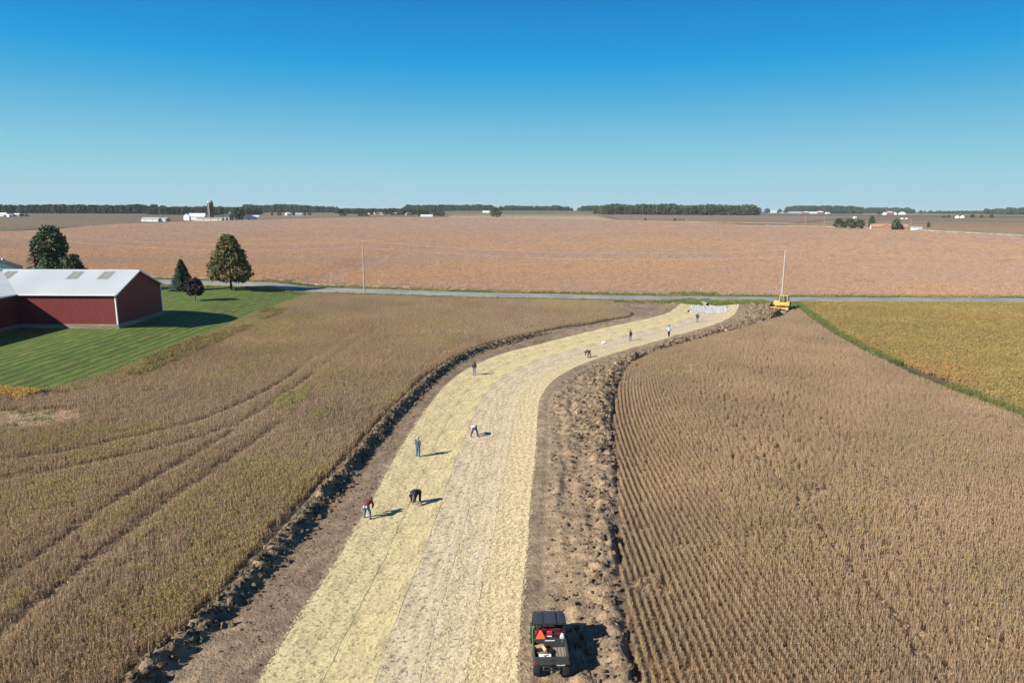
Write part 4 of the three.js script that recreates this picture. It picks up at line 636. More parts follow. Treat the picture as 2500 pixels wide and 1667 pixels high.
// houses right of the silo farm
gabled('white_house', 'small white house with trees left of the village', 'house', -443, 1367, .9, 8, 7, 3.2, 5.6, BWALL, BROOFW, { windows: [[-2, 1.6, 1, 1]] }); gabled('blue_grey_house', 'low blue-grey house left of the village', 'house', -416, 1351, .1, 13, 8, 2.8, 4.6, mat([.34, .40, .50], .7), BROOFG, { windows: [[-3, 1.5, 1.2, 1], [3, 1.5, 1.2, 1]] });
for (const [x, d, h, w, k, l] of [[-465, 1340, 5.4, 5.7, 2, 'leftmost bush of the row by the small white house'], [-451.5, 1342, 6.3, 8.6, 0, 'wide bush just left of the small white house'], [-434, 1380, 7, 4.4, 2, 'slim tree just right of the small white house'], [-428, 1356, 6, 5, 0, 'bush just left of the blue-grey house'], [-407, 1360, 7, 4.4, 2, 'slim tree just right of the blue-grey house'], [-413, 1412, 4.6, 7, 4, 'low round bush beyond the blue-grey house'], [-322, 1300, 3.8, 5.6, 4, 'left bush of the pair at the field edge left of the village'], [-315.5, 1303, 4.7, 6, 4, 'right bush of the pair at the field edge left of the village'], [-289, 1308, 4.4, 5.6, 4, 'leftmost of three bushes at the field edge below the village'], [-283.5, 1311, 4.4, 5.6, 4, 'middle of three bushes at the field edge below the village'], [-275.5, 1311, 4.4, 7.5, 4, 'rightmost of three bushes at the field edge below the village']]) farTree(l, x, d, h, w, k, 'bushes and small trees left of the village', k === 2 ? 'small_tree' : 'round_bush');
// village houses
[[-322, 1560, 1.2, 'white house at the left end of the village'], [-297, 1520, .3, 'low white house under the village trees'], [-276, 1480, .2, 'cream house in the left half of the village'], [-262, 1500, 1.1, 'dark roofed house in the middle of the village'], [-243, 1470, .2, 'white house in the middle of the village'], [-225, 1500, .4, 'grey roofed house right of the village centre'], [-215, 1450, .1, 'white house nearest the field in the village'], [-198, 1480, .9, 'white house at the right end of the village'], [-178, 1560, .3, 'white shed beyond the right end of the village'], [-310, 1620, .3, 'far white house behind the village trees']].forEach(([x, d, t, l], k) => gabled('village_house', l, 'house', x, d, t, 11 + k % 3 * 2, 8, 2.8, 4.8, [BWALL, BWALL, BCREAM, BRICK, BWALL][k % 5], [BROOFG, BROOFW, BBROWN, BROOFG, BROOFG][k % 5], { group: 'houses of the village', windows: [[-3, 1.5, 1.2, 1.1], [3, 1.5, 1.2, 1.1]] }));
[[-335, 1540, 12, 13], [-318, 1510, 11, 11], [-305, 1500, 13, 12], [-288, 1490, 12, 14], [-270, 1470, 11, 11], [-255, 1455, 14, 13], [-238, 1460, 12, 10], [-228, 1440, 13, 14], [-208, 1430, 12, 13]].forEach(([x, d, h, w], k) => farTree(['leftmost', 'second', 'third', 'fourth', 'fifth', 'sixth', 'seventh', 'eighth', 'ninth'][k] + ' from the left of the trees in front of the village houses', x, d, h, w, k % 4, 'trees in front of the village'));
for (const [x, d, h, w, k, l] of [[-181, 1343, 12.6, 12, 0, 'left tree of the dark pair behind the long white shed'], [-172, 1346, 11.6, 12, 1, 'right tree of the dark pair behind the long white shed'], [-149, 1319, 12.6, 15, 4, 'broad tree right of the long white shed'], [-134.5, 1304, 12.3, 13, 3, 'broad tree with visible trunk right of the village']]) farTree(l, x, d, h, w, k, 'trees right of the village');
gabled('white_shed', 'long low white shed in front of the trees right of the village', 'shed', -158.5, 1280, .05, 22, 6, 2.2, 3.6, BWALL, BROOFW); gabled('far_white_barn', 'white barn on the grey-green rise left of the lone tree', 'barn', -78.5, 2050, .03, 20, 9, 3.8, 5.4, BWALL, BROOFW, { lift: 2.6 });
farTree('lone broad tree standing at the far field edge', -30, 1276, 16.6, 17, 4, null);
for (const [x, d, h, w, l] of [[207, 1078, 3.2, 4, 'leftmost bush at the dry field edge below the large wood'], [252, 1074, 3, 5, 'largest bush at the dry field edge below the large wood'], [262.5, 1086, 2.2, 2.8, 'left tiny bush of the pair below the large wood'], [267.6, 1086, 2.2, 3, 'right tiny bush of the pair below the large wood']]) farTree(l, x, d, h, w, 4, 'bushes below the large wood', 'round_bush');
// right of the large wood
for (const [x, d, h, w, l] of [[905, 2550, 20, 20, 'leftmost tree right of the large wood'], [938, 2560, 17, 22, 'tree left of the white houses on the right horizon'], [985, 2560, 15, 15, 'small tree right of the white houses on the right horizon'], [1012, 2570, 13, 18, 'round tree left of the distant wood behind the sheds']]) farTree(l, x, d, h, w, 0, 'trees on the right horizon', 'tree', 2);
gabled('white_house', 'white houses and sheds on the horizon right of the large wood', 'house', 960, 2560, .2, 26, 12, 4, 7, BWALL, BROOFW, { lift: 3 });
const GS = 'sheds of the far right farm';
gabled('long_grey_shed', 'very long low grey shed on the right horizon', 'shed', 1059, 2640, .05, 84, 14, 4, 7.4, BGREY, BROOFG, { group: GS }); gabled('red_barn_far', 'red barn with white roof right of the long grey shed', 'barn', 1104, 2614, .2, 20, 14, 4.4, 7.6, BRED, BROOFW, { group: GS }); gabled('white_barn', 'white barn between two red barns on the right horizon', 'barn', 1134, 2620, .1, 27, 14, 3.6, 7, BWALL, BROOFW, { group: GS }); gabled('red_barn_far', 'red barn with tall white roof on the right horizon', 'barn', 1168, 2640, .4, 26, 16, 4.8, 9.4, BRED, BROOFW, { group: GS }); gabled('white_shed', 'small white shed at the right end of the far sheds', 'shed', 1162, 2560, .3, 16, 9, 3.4, 5.6, BWALL, BROOFW, { group: GS });
{ const x = 1235, d = 2720, B = base('grain_bin', [x, plain(x, -d), -d]); tag(B, 'grey round grain bin right of the far red barns', 'grain bin'); part('bin_wall', cyl(6, 6, 6.5, 0, 3.2, 0, 24), BGREY, B); part('cone_roof', cyl(6.3, .5, 2.6, 0, 7.8, 0, 24), BROOFG, B); }
// brick ranch house and its trees
{
  const gx = 394, gd = 724, H = gabled('ranch_house', 'long brick ranch house with brown roof on the right, beside a road', 'house', gx, gd, -.33, 34, 10.5, 3, 5.6, BRICK, BBROWN, { windows: [[-13, 1.7, 1.4, 1.3], [-9.5, 1.7, 1.2, 1.3], [3, 1.7, 1.6, 1.3], [7, 1.7, 1.2, 1.3], [13, 1.7, 1.4, 1.3]], doors: [[-2, 1.2, 2.3, WHITE]] });
  const g = prism([[-4.6, -.5], [4.6, -.5], [4.6, 2.9], [0, 5.2], [-4.6, 2.9]], 7, 0); part('cross_gable', g, BRICK, H).position.set(-3.5, 0, 2.5);
  for (const s of [-1, 1]) { const o = part('cross_roof_slope', [bx(5.5, .16, 8, s * 2.4, 4.15, 0, 0, 0, -s * .463)], BBROWN, H); o.position.set(-3.5, .1, 6); }
  part('porch_roof', [bx(9, .16, 2.2, 4.6, 2.9, 6.2, .12)], BBROWN, H); for (const dx of [1, 4.5, 8.5]) part('porch_post', [bx(.18, 2.8, .18, dx, 1.4, 7)], WHITE, H);
  part('garage_gable', prism([[-4, -.5], [4, -.5], [4, 2.8], [0, 4.9], [-4, 2.8]], .15, 0).rotateY(-Math.PI / 2), WHITE, H).position.set(-17.12, 0, 0);
  part('chimney', [bx(1, 1.8, 1, 6, 6, -1)], BRICK, H);
}
for (const [x, d, h, w, k, l] of [[361.8, 766, 10.4, 10.6, 4, 'leftmost of three round trees left of the ranch house'], [366.5, 753, 10.4, 11.2, 4, 'middle of three round trees left of the ranch house'], [375.8, 750, 9.8, 10, 4, 'rightmost of three round trees left of the ranch house'], [384.5, 741, 13.4, 8.6, 2, 'tall narrow tree at the left end of the ranch house'], [396, 714, 11.4, 9.6, 1, 'leafy tree in front of the ranch house porch'], [481, 800, 6.6, 4.8, 2, 'small slim tree standing alone right of the ranch house']]) farTree(l, x, d, h, w, k, 'trees round the ranch house');
gabled('white_shed', 'small white shed at the right end of the ranch house', 'shed', 410.5, 706, -.2, 5.6, 4, 2.6, 3.5, BWALL, BROOFG); gabled('grey_trailer', 'grey box trailer parked right of the ranch house shed', 'trailer', 420.5, 714, -.3, 4.4, 2.6, 2.9, 3.2, BGREY, BROOFG);
const GP = 'utility poles along the far right road';
utilityPole(331.5, -784, 13.6, 'left one of two far poles left of the three round trees', GP); utilityPole(343.5, -763, 13.4, 'right one of two far poles left of the three round trees', GP); utilityPole(402.5, -699, 12, 'far pole at the right end of the ranch house', GP); utilityPole(-422, -686, 10.6, 'lone far pole at the left field edge', null);
farField('country_road', [[304, 838], [308, 847], [410, 786], [406, 777]], [.46, .44, .40], 1.1); farField('country_road', [[406, 777], [414, 779], [428, 553], [420, 552]], [.46, .44, .40], 1.1); farField('country_road', [[420, 552], [428, 553], [500, 300], [492, 300]], [.46, .44, .40], 1.1); farField('grass_yard', [[372, 770], [440, 712], [425, 690], [390, 720]], [.09, .14, .04], .15);
// far right farms
gabled('red_barn_far', 'far red barn with pale roof between white wings', 'barn', 1205, 2220, .1, 18, 13, 6, 11, BRED, BROOFG); gabled('white_shed', 'white shed left of the far red barn', 'shed', 1160, 2160, .8, 15, 11, 4, 7.6, BWALL, BROOFW); gabled('white_shed', 'white shed right of the far red barn', 'shed', 1225, 2222, .9, 11, 10, 4, 7.6, BWALL, BROOFW); gabled('gambrel_barn', 'white gambrel barn with blue-grey front on the right', 'barn', 1296, 2310, 1.4, 16, 17, 5, 9.4, BWALL, BROOFG); farTree('dark tree beside the gambrel barn', 1340, 2380, 19, 15, 0, null); farTree('second dark tree left of the gambrel barn', 1240, 2350, 12, 16, 0, null);
gabled('white_trailer', 'left white trailer in the field beyond the ranch house', 'trailer', 690, 1227, .1, 4, 2.4, 1.8, 2.3, BWALL, BROOFW); gabled('white_trailer', 'right white trailer in the field beyond the ranch house', 'trailer', 697, 1226, .1, 3.4, 2.4, 1.8, 2.3, BWALL, BROOFW); gabled('small_white_shed', 'tiny white shed above the ranch house roof', 'shed', 642, 1300, .3, 5, 4, 2, 3, BWALL, BROOFW);
gabled('white_house', 'left small white house in the tree row at far right', 'house', 879, 1370, .9, 7, 7, 2.8, 4.6, BWALL, BROOFG); gabled('white_house', 'right small white house in the tree row at far right', 'house', 908, 1398, .7, 8, 7, 2.6, 4.4, BWALL, BROOFG);
[[868, 1395, 5, 5.7], [894, 1422, 5.3, 6.5], [922, 1425, 5.8, 6.3], [946, 1428, 6.6, 8.6], [968, 1431, 5.4, 6.3], [990, 1434, 6.2, 7]].forEach(([x, d, h, w], k) => farTree(['first', 'second', 'third', 'fourth', 'fifth', 'last'][k] + ' round tree of the row at far right, counted from the left', x, d, h, w, 4, 'tree row at far right', 'small_tree'));
farTree('lone small tree on the right horizon', 1735, 2950, 14, 18, 0, null);

// ---------------------------------------------------------------- people
// a field of distances meshed with surface nets
function meshField(f, lo, hi, cell) {
  const n = [0, 1, 2].map(k => Math.ceil((hi[k] - lo[k]) / cell) + 1), V = new Float32Array(n[0] * n[1] * n[2]), at = (i, j, k) => (k * n[1] + j) * n[0] + i;
  for (let k = 0; k < n[2]; k++) for (let j = 0; j < n[1]; j++) for (let i = 0; i < n[0]; i++) V[at(i, j, k)] = f(lo[0] + i * cell, lo[1] + j * cell, lo[2] + k * cell);
  const id = new Int32Array(V.length).fill(-1), P = [], I = [], E = [[0, 1], [0, 2], [0, 4], [1, 3], [1, 5], [2, 3], [2, 6], [3, 7], [4, 5], [4, 6], [5, 7], [6, 7]];
  for (let k = 0; k < n[2] - 1; k++) for (let j = 0; j < n[1] - 1; j++) for (let i = 0; i < n[0] - 1; i++) {
    const c = []; let m = 0; for (let q = 0; q < 8; q++) { c[q] = V[at(i + (q & 1), j + (q >> 1 & 1), k + (q >> 2))]; if (c[q] < 0) m |= 1 << q; } if (m === 0 || m === 255) continue;
    let x = 0, y = 0, z = 0, cnt = 0; for (const [a, b] of E) if ((c[a] < 0) !== (c[b] < 0)) { const t = c[a] / (c[a] - c[b]); x += lerp(a & 1, b & 1, t); y += lerp(a >> 1 & 1, b >> 1 & 1, t); z += lerp(a >> 2, b >> 2, t); cnt++; }
    id[at(i, j, k)] = P.length / 3; P.push(lo[0] + (i + x / cnt) * cell, lo[1] + (j + y / cnt) * cell, lo[2] + (k + z / cnt) * cell);
  }
  const q4 = (a, b, c, d, fl) => { if (a < 0 || b < 0 || c < 0 || d < 0) return; fl ? I.push(a, b, c, a, c, d) : I.push(a, c, b, a, d, c); };
  for (let k = 1; k < n[2] - 1; k++) for (let j = 1; j < n[1] - 1; j++) for (let i = 1; i < n[0] - 1; i++) {
    const v = V[at(i, j, k)] < 0;
    if (v !== V[at(i + 1, j, k)] < 0) q4(id[at(i, j - 1, k - 1)], id[at(i, j, k - 1)], id[at(i, j, k)], id[at(i, j - 1, k)], v);
    if (v !== V[at(i, j + 1, k)] < 0) q4(id[at(i - 1, j, k - 1)], id[at(i - 1, j, k)], id[at(i, j, k)], id[at(i, j, k - 1)], v);
    if (v !== V[at(i, j, k + 1)] < 0) q4(id[at(i - 1, j - 1, k)], id[at(i, j - 1, k)], id[at(i, j, k)], id[at(i - 1, j, k)], v);
  }
  const g = new THREE.BufferGeometry(); g.setAttribute('position', new THREE.Float32BufferAttribute(P, 3)); g.setIndex(I); g.computeVertexNormals(); return g;
}
const smin = (a, b, k) => { const h = Math.max(k - Math.abs(a - b), 0) / k; return Math.min(a, b) - h * h * k * .25; };
function capsules(list, k, grow = 0) { return (x, y, z) => { let d = 9; for (const [a, b, ra, rb2] of list) { const bx0 = b[0] - a[0], by = b[1] - a[1], bz = b[2] - a[2], px = x - a[0], py = y - a[1], pz = z - a[2], t = clamp((px * bx0 + py * by + pz * bz) / (bx0 * bx0 + by * by + bz * bz + 1e-9)); d = smin(d, Math.hypot(px - bx0 * t, py - by * t, pz - bz * t) - lerp(ra, rb2, t) - grow, k); } return d; }; }
function boundsOf(list, pad) { const lo = [9, 9, 9], hi = [-9, -9, -9]; for (const [a, b, ra, r2] of list) for (const [p, r] of [[a, ra], [b, r2]]) for (let k = 0; k < 3; k++) { lo[k] = Math.min(lo[k], p[k] - r - pad); hi[k] = Math.max(hi[k], p[k] + r + pad); } return [lo, hi]; }
const add3 = (a, b, k = 1) => [a[0] + b[0] * k, a[1] + b[1] * k, a[2] + b[2] * k], mix3 = (a, b, t) => [lerp(a[0], b[0], t), lerp(a[1], b[1], t), lerp(a[2], b[2], t)];
const unit = (v) => { const l = Math.hypot(...v) || 1; return v.map(q => q / l); };
const POSES = {
  stand: { pelvis: [0, .95, 0], chest: [0, 1.30, 0], neck: [0, 1.47, 0], head: [0, 1.62, .02], look: [0, -.1, 1], sh: [.185, 1.42, 0], el: [.245, 1.13, -.03], wr: [.21, .90, .10], hip: [.095, .93, 0], kn: [.115, .50, .02], an: [.125, .085, -.02] },
  bow: { pelvis: [0, .95, -.02], chest: [0, 1.29, .03], neck: [0, 1.45, .08], head: [0, 1.57, .17], look: [0, -.75, .7], sh: [.18, 1.39, .05], el: [.24, 1.12, .05], wr: [.06, .98, .25], hip: [.095, .93, -.02], kn: [.10, .50, .0], an: [.105, .085, -.03] },
  stoop: { pelvis: [0, .93, -.22], chest: [0, 1.09, .14], neck: [0, 1.13, .31], head: [0, 1.12, .45], look: [0, -.8, .6], sh: [.185, 1.10, .24], el: [.225, .83, .31], wr: [.14, .60, .36], hip: [.10, .90, -.21], kn: [.17, .49, -.06], an: [.21, .085, -.16] },
  bend: { pelvis: [0, .91, -.24], chest: [0, .93, .16], neck: [0, .86, .32], head: [0, .77, .43], look: [0, -1, .1], sh: [.185, .88, .25], el: [.19, .60, .29], wr: [.12, .34, .33], hip: [.10, .88, -.23], kn: [.21, .49, -.13], an: [.29, .085, -.15] },
  walk: { pelvis: [0, .94, 0], chest: [0, 1.29, .02], neck: [0, 1.46, .03], head: [0, 1.60, .06], look: [0, -.35, 1], sh: [.185, 1.41, .02], el: [.245, 1.13, .0], wr: [.23, .92, .12], hip: [.095, .92, 0], kn: [.085, .50, .1], an: [.075, .085, .06] } };
const SKIN = mat([.46, .29, .21], .6);
function person(label, x, z, heading, poseName, c, tweak = {}) {
  const p = { ...POSES[poseName], ...(tweak.pose || {}) }, M = (v, s) => [v[0] * s, v[1], v[2]], S = [-1, 1];
  const J = {}; for (const k of ['sh', 'el', 'wr', 'hip', 'kn', 'an']) J[k] = S.map((s, i) => M((tweak[k] && tweak[k][i]) || p[k], s));
  const u = side(BL, x, z) / (side(BL, x, z) - side(BR, x, z)), y = blanketY(clamp(u)) + .03;
  const P = base('person', [x, y, z], heading); tag(P, label, 'person', 'workers laying the straw blankets');
  const look = unit(p.look), fw = unit([0, 0, 1]), sideV = [1, 0, 0], upH = unit([0, look[2], -look[1]]);
  // skin: head with face, neck, hands, and the body under the clothes as one surface
  const H = p.head, hl = [[add3(H, upH, .045), add3(H, upH, -.02), .098, .09], [add3(H, upH, -.03), add3(add3(H, upH, -.085), look, .035), .08, .058], [add3(add3(H, look, .09), upH, .005), add3(add3(H, look, .112), upH, -.028), .012, .019], [p.neck, H, .058, .06], [p.chest, p.neck, .09, .06]];
  for (const s of S) { hl.push([add3(add3(H, sideV, s * .093), upH, .012), add3(add3(H, sideV, s * .096), upH, -.026), .016, .012]); }
  const gs = [meshField(capsules(hl, .035), ...boundsOf(hl, .02), .014)];
  const frame = [[p.pelvis, p.chest, .12, .13]]; for (const i of [0, 1]) frame.push([p.chest, J.sh[i], .1, .05], [J.sh[i], J.el[i], .045, .037], [J.el[i], J.wr[i], .037, .027], [p.pelvis, J.hip[i], .1, .085], [J.hip[i], J.kn[i], .075, .05], [J.kn[i], J.an[i], .05, .036]); frame.push([p.chest, p.neck, .1, .055]);
  gs.push(meshField(capsules(frame, .05), ...boundsOf(frame, .05), .034));
  for (const i of [0, 1]) { // hands: palm, four fingers, thumb
    const w = J.wr[i], d = unit(add3(w, J.el[i], -1)), s = S[i], inw = unit([-s, -.2, .1]), ac = unit([d[1] * inw[2] - d[2] * inw[1], d[2] * inw[0] - d[0] * inw[2], d[0] * inw[1] - d[1] * inw[0]]), L = [[w, add3(w, d, .075), .024, .03]];
    for (let k = 0; k < 4; k++) { const a = add3(add3(w, d, .088), ac, (k - 1.5) * .0205), ln = [.07, .08, .074, .058][k], b = add3(add3(a, d, ln * .55), inw, .012), e = add3(add3(b, d, ln * .38), inw, .03); L.push([a, b, .0095, .0085], [b, e, .0085, .0075]); }
    const ta = add3(add3(w, d, .03), ac, -.03), tb = add3(add3(ta, d, .04), ac, -.028), te = add3(add3(tb, d, .03), inw, .02); L.push([ta, tb, .012, .0105], [tb, te, .0105, .009]);
    gs.push(meshField(capsules(L, .012), ...boundsOf(L, .015), .0075));
  }
  const body = part('body', gs.map(g => { g.deleteAttribute('uv'); return g; }), SKIN, P);
  part('eyes', S.map(s => new THREE.SphereGeometry(.011, 8, 6).translate(...add3(add3(add3(H, look, .088), sideV, s * .035), upH, .018))), mat([.05, .04, .035], .3), body);
  part('mouth', [bx(.045, .008, .01).applyMatrix4(new THREE.Matrix4().makeBasis(new THREE.Vector3(...sideV), new THREE.Vector3(...upH), new THREE.Vector3(...look)).setPosition(...add3(add3(H, look, .093), upH, -.062)))], mat([.30, .12, .1], .6), body);
  // hair, cap or hood
  const hr = [[add3(add3(H, upH, .055), look, -.012), add3(add3(H, upH, -.03), look, -.035), .101, .078]];
  if (c.cap) { const bc = add3(add3(H, upH, .075), look, .06); part('cap', [meshField(capsules([[add3(H, upH, .075), add3(H, upH, .055), .098, .106]], .02), ...boundsOf([[add3(H, upH, .075), H, .12, .12]], .02), .016), meshField(capsules([[bc, add3(bc, look, .10), .035, .03]], .02), ...boundsOf([[bc, add3(bc, look, .1), .05, .05]], .02), .012)], mat(c.cap, .8), P); }
  part(c.hood ? 'hood' : 'hair', meshField(capsules(hr, .03, c.hood ? .014 : .004), ...boundsOf(hr, .04), .016), mat(c.hair, .9), P);
  // jacket or shirt: torso and sleeves
  const tors = [[add3(p.pelvis, unit(add3(p.chest, p.pelvis, -1)), .03), p.chest, .148, .155], [p.chest, add3(p.neck, unit(add3(p.neck, p.chest, -1)), -.03), .13, .07]], arms = [];
  const wide = [[mix3(p.pelvis, p.chest, .2), mix3(p.pelvis, p.chest, .2)], [p.chest, p.chest]]; for (const s of S) for (const [a, b] of wide) tors.push([add3(a, sideV, s * .05), add3(b, sideV, s * .06), .13, .13]);
  for (const i of [0, 1]) { tors.push([p.chest, J.sh[i], .12, .078]); arms.push([J.sh[i], J.el[i], .074, .06], [J.el[i], mix3(J.el[i], J.wr[i], .93), .06, .046]); }
  const cloth = (col, fold) => mat(col, .92, { map: fold || foldTex });
  if (c.sleeve) { part('vest', meshField(capsules(tors, .06, .008), ...boundsOf(tors, .05), .026), cloth(c.top), P); arms.forEach(() => { }); [0, 1].forEach(i => part('sleeve', meshField(capsules(arms.slice(i * 2, i * 2 + 2), .03), ...boundsOf(arms.slice(i * 2, i * 2 + 2), .04), .022), cloth(Array.isArray(c.sleeve[0]) ? c.sleeve[i] : c.sleeve), P)); }
  else part(c.topName || 'jacket', meshField(capsules([...tors, ...arms], .05, c.bulk || 0), ...boundsOf([...tors, ...arms], .06), .026), cloth(c.top, c.plaid ? plaidTex : null), P);
  if (c.print) { const b = unit(add3(p.chest, p.pelvis, -1)); part('back_print', [bx(.15, .07, .012).applyMatrix4(new THREE.Matrix4().makeBasis(new THREE.Vector3(1, 0, 0), new THREE.Vector3(...b), new THREE.Vector3(0, -b[2], b[1])).setPosition(...add3(add3(p.chest, b, -.02), [0, b[2], -b[1]], .158)))], mat([.75, .75, .75], .8), P); }
  if (c.belt) { const b = add3(p.pelvis, [0, .04, .0]); part('belt_pouch', S.map(s => rb(.09, .11, .05, .015, b[0] + s * .09, b[1] + .0, b[2] - .15)), mat([.70, .68, .62], .8), P); }
  const legs = [[p.pelvis, p.pelvis, .135, .135]]; for (const i of [0, 1]) legs.push([mix3(p.pelvis, J.hip[i], .6), J.hip[i], .125, .112], [J.hip[i], J.kn[i], .105, .074], [J.kn[i], mix3(J.kn[i], J.an[i], .95), .074, .062]);
  part('trousers', meshField(capsules(legs, .045), ...boundsOf(legs, .05), .026), cloth(c.legs), P);
  for (const i of [0, 1]) { const a = J.an[i], t = [a[0] * 1.06, .045, a[2] + .17], L = [[[a[0], .045, a[2] - .05], t, .047, .044], [a, [a[0], .05, a[2]], .05, .05]]; if (c.bootH) L.push([a, mix3(a, J.kn[i], .5), .062, .068]); part('boot', meshField(capsules(L, .03), ...boundsOf(L, .03), .018), mat(c.boots, .7), P); }
  return P;
}
const foldTex = tex(128, .6, (u, v) => { const n = fbm(u * 6, v * 6, 801, 3, 6), k = .88 + .22 * (n - .5); return [k, k, k]; });
const plaidTex = tex(128, .24, (u, v) => { const a = (Math.sin(u * 12.57) > .2 ? .3 : 0) + (Math.sin(v * 12.57) > .2 ? .3 : 0), k = 1 - a; return [k, k * .9, k * .95]; });
const JEAN = [.085, .14, .235], JEANL = [.16, .25, .34], PI = Math.PI;
person('stooping person in maroon plaid shirt and blue jeans, nearest the bare dirt', -9.2, -40.9, PI - .25, 'stoop', { top: [.12, .022, .035], plaid: true, topName: 'shirt', hair: [.06, .04, .03], legs: JEAN, boots: [.05, .04, .035], belt: true });
person('person in black jacket bent double over the straw, feet apart', -6.45, -43.5, -.8, 'bend', { top: [.012, .012, .013], hair: [.012, .012, .013], hood: true, legs: [.028, .034, .042], boots: [.16, .19, .2], bootH: true, bulk: .02 }, { pose: { chest: [0, 1.0, .14], neck: [0, .92, .32], head: [0, .82, .43], sh: [.185, .95, .25], an: [.36, .085, -.12], kn: [.25, .48, -.1] } });
person('standing person in slate-blue jacket, jeans and pale cap', -7.55, -52.3, PI - .5, 'stand', { top: [.075, .092, .125], hair: [.35, .28, .2], cap: [.62, .50, .44], legs: JEAN, boots: [.55, .52, .48] }, { pose: { el: [.235, 1.13, .02], wr: [.10, 1.02, .22] } });
person('person in light checked shirt bent over with legs spread wide, seen from behind', -3.3, -57.9, PI + .1, 'bend', { top: [.60, .55, .60], plaid: true, topName: 'shirt', hair: [.25, .2, .16], legs: [.045, .075, .15], boots: [.55, .5, .45] }, { pose: { an: [.36, .085, -.18], kn: [.24, .48, -.15] } });
person('standing person in charcoal hooded jacket and light jeans, head bowed', -4.55, -80.1, .1, 'bow', { top: [.045, .045, .055], hair: [.03, .03, .035], hood: true, legs: JEANL, boots: [.04, .035, .03], bulk: .015 });
person('bent person in dark red jacket, one leg back, beside the rough spoil', 10.3, -90.4, -PI / 2 - .25, 'bend', { top: [.15, .015, .025], hair: [.12, .012, .02], hood: true, legs: [.05, .018, .022], boots: [.03, .025, .025] }, { kn: [[.12, .49, .0], [.14, .5, -.3]], an: [[.13, .085, -.02], [.16, .085, -.46]] });
person('standing person in black vest with red and white sleeves beside the bucket', 18.2, -103.1, PI - .3, 'stand', { top: [.014, .014, .016], sleeve: [[.42, .03, .04], [.62, .62, .62]], hair: [.04, .03, .025], legs: [.11, .18, .27], boots: [.1, .07, .05] });
person('walking person in pale blue jacket and black trousers near the spoil', 24.75, -105.9, PI - .1, 'walk', { top: [.46, .54, .66], hair: [.05, .04, .035], legs: [.018, .018, .022], boots: [.04, .04, .04], bulk: .02, print: false }, { an: [[.075, .085, .06], [.07, .15, -.22]], kn: [[.085, .5, .1], [.09, .5, .03]], el: [[.26, 1.14, 0], [.27, 1.15, .02]] });
person('standing person in black jacket with white back print, farthest up the lanes', 33.3, -121.1, PI + .15, 'stand', { top: [.014, .015, .02], print: true, hair: [.05, .035, .025], legs: [.13, .22, .34], boots: [.05, .04, .035] });

// ---------------------------------------------------------------- culvert, stones, bucket, stakes
{
  const P = base('culvert_pipe', [41.2, -.3, -143.9], .12); tag(P, 'corrugated metal culvert pipe end above the white stones', 'pipe');
  const prof = []; for (let k = 0; k <= 40; k++) prof.push(new THREE.Vector2(.40 + .015 * Math.sin(k * 1.57), -2 + k * .075)); const shellG = new THREE.LatheGeometry(prof, 28).rotateX(Math.PI / 2);
  part('pipe_wall', shellG, mat([.38, .36, .33], .6, { metalness: .5, side: THREE.DoubleSide }), P).position.set(0, .35, 0); part('pipe_rim', new THREE.TorusGeometry(.42, .035, 8, 30).translate(0, .35, 1.0), mat([.45, .43, .4], .6, { metalness: .4 }), P);
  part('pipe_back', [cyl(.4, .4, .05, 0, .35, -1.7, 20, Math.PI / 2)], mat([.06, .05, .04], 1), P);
  part('mud', [new THREE.SphereGeometry(.36, 16, 8).scale(1, .3, 3).translate(0, .08, -1.2)], mat([.1, .08, .06], 1), P);
}
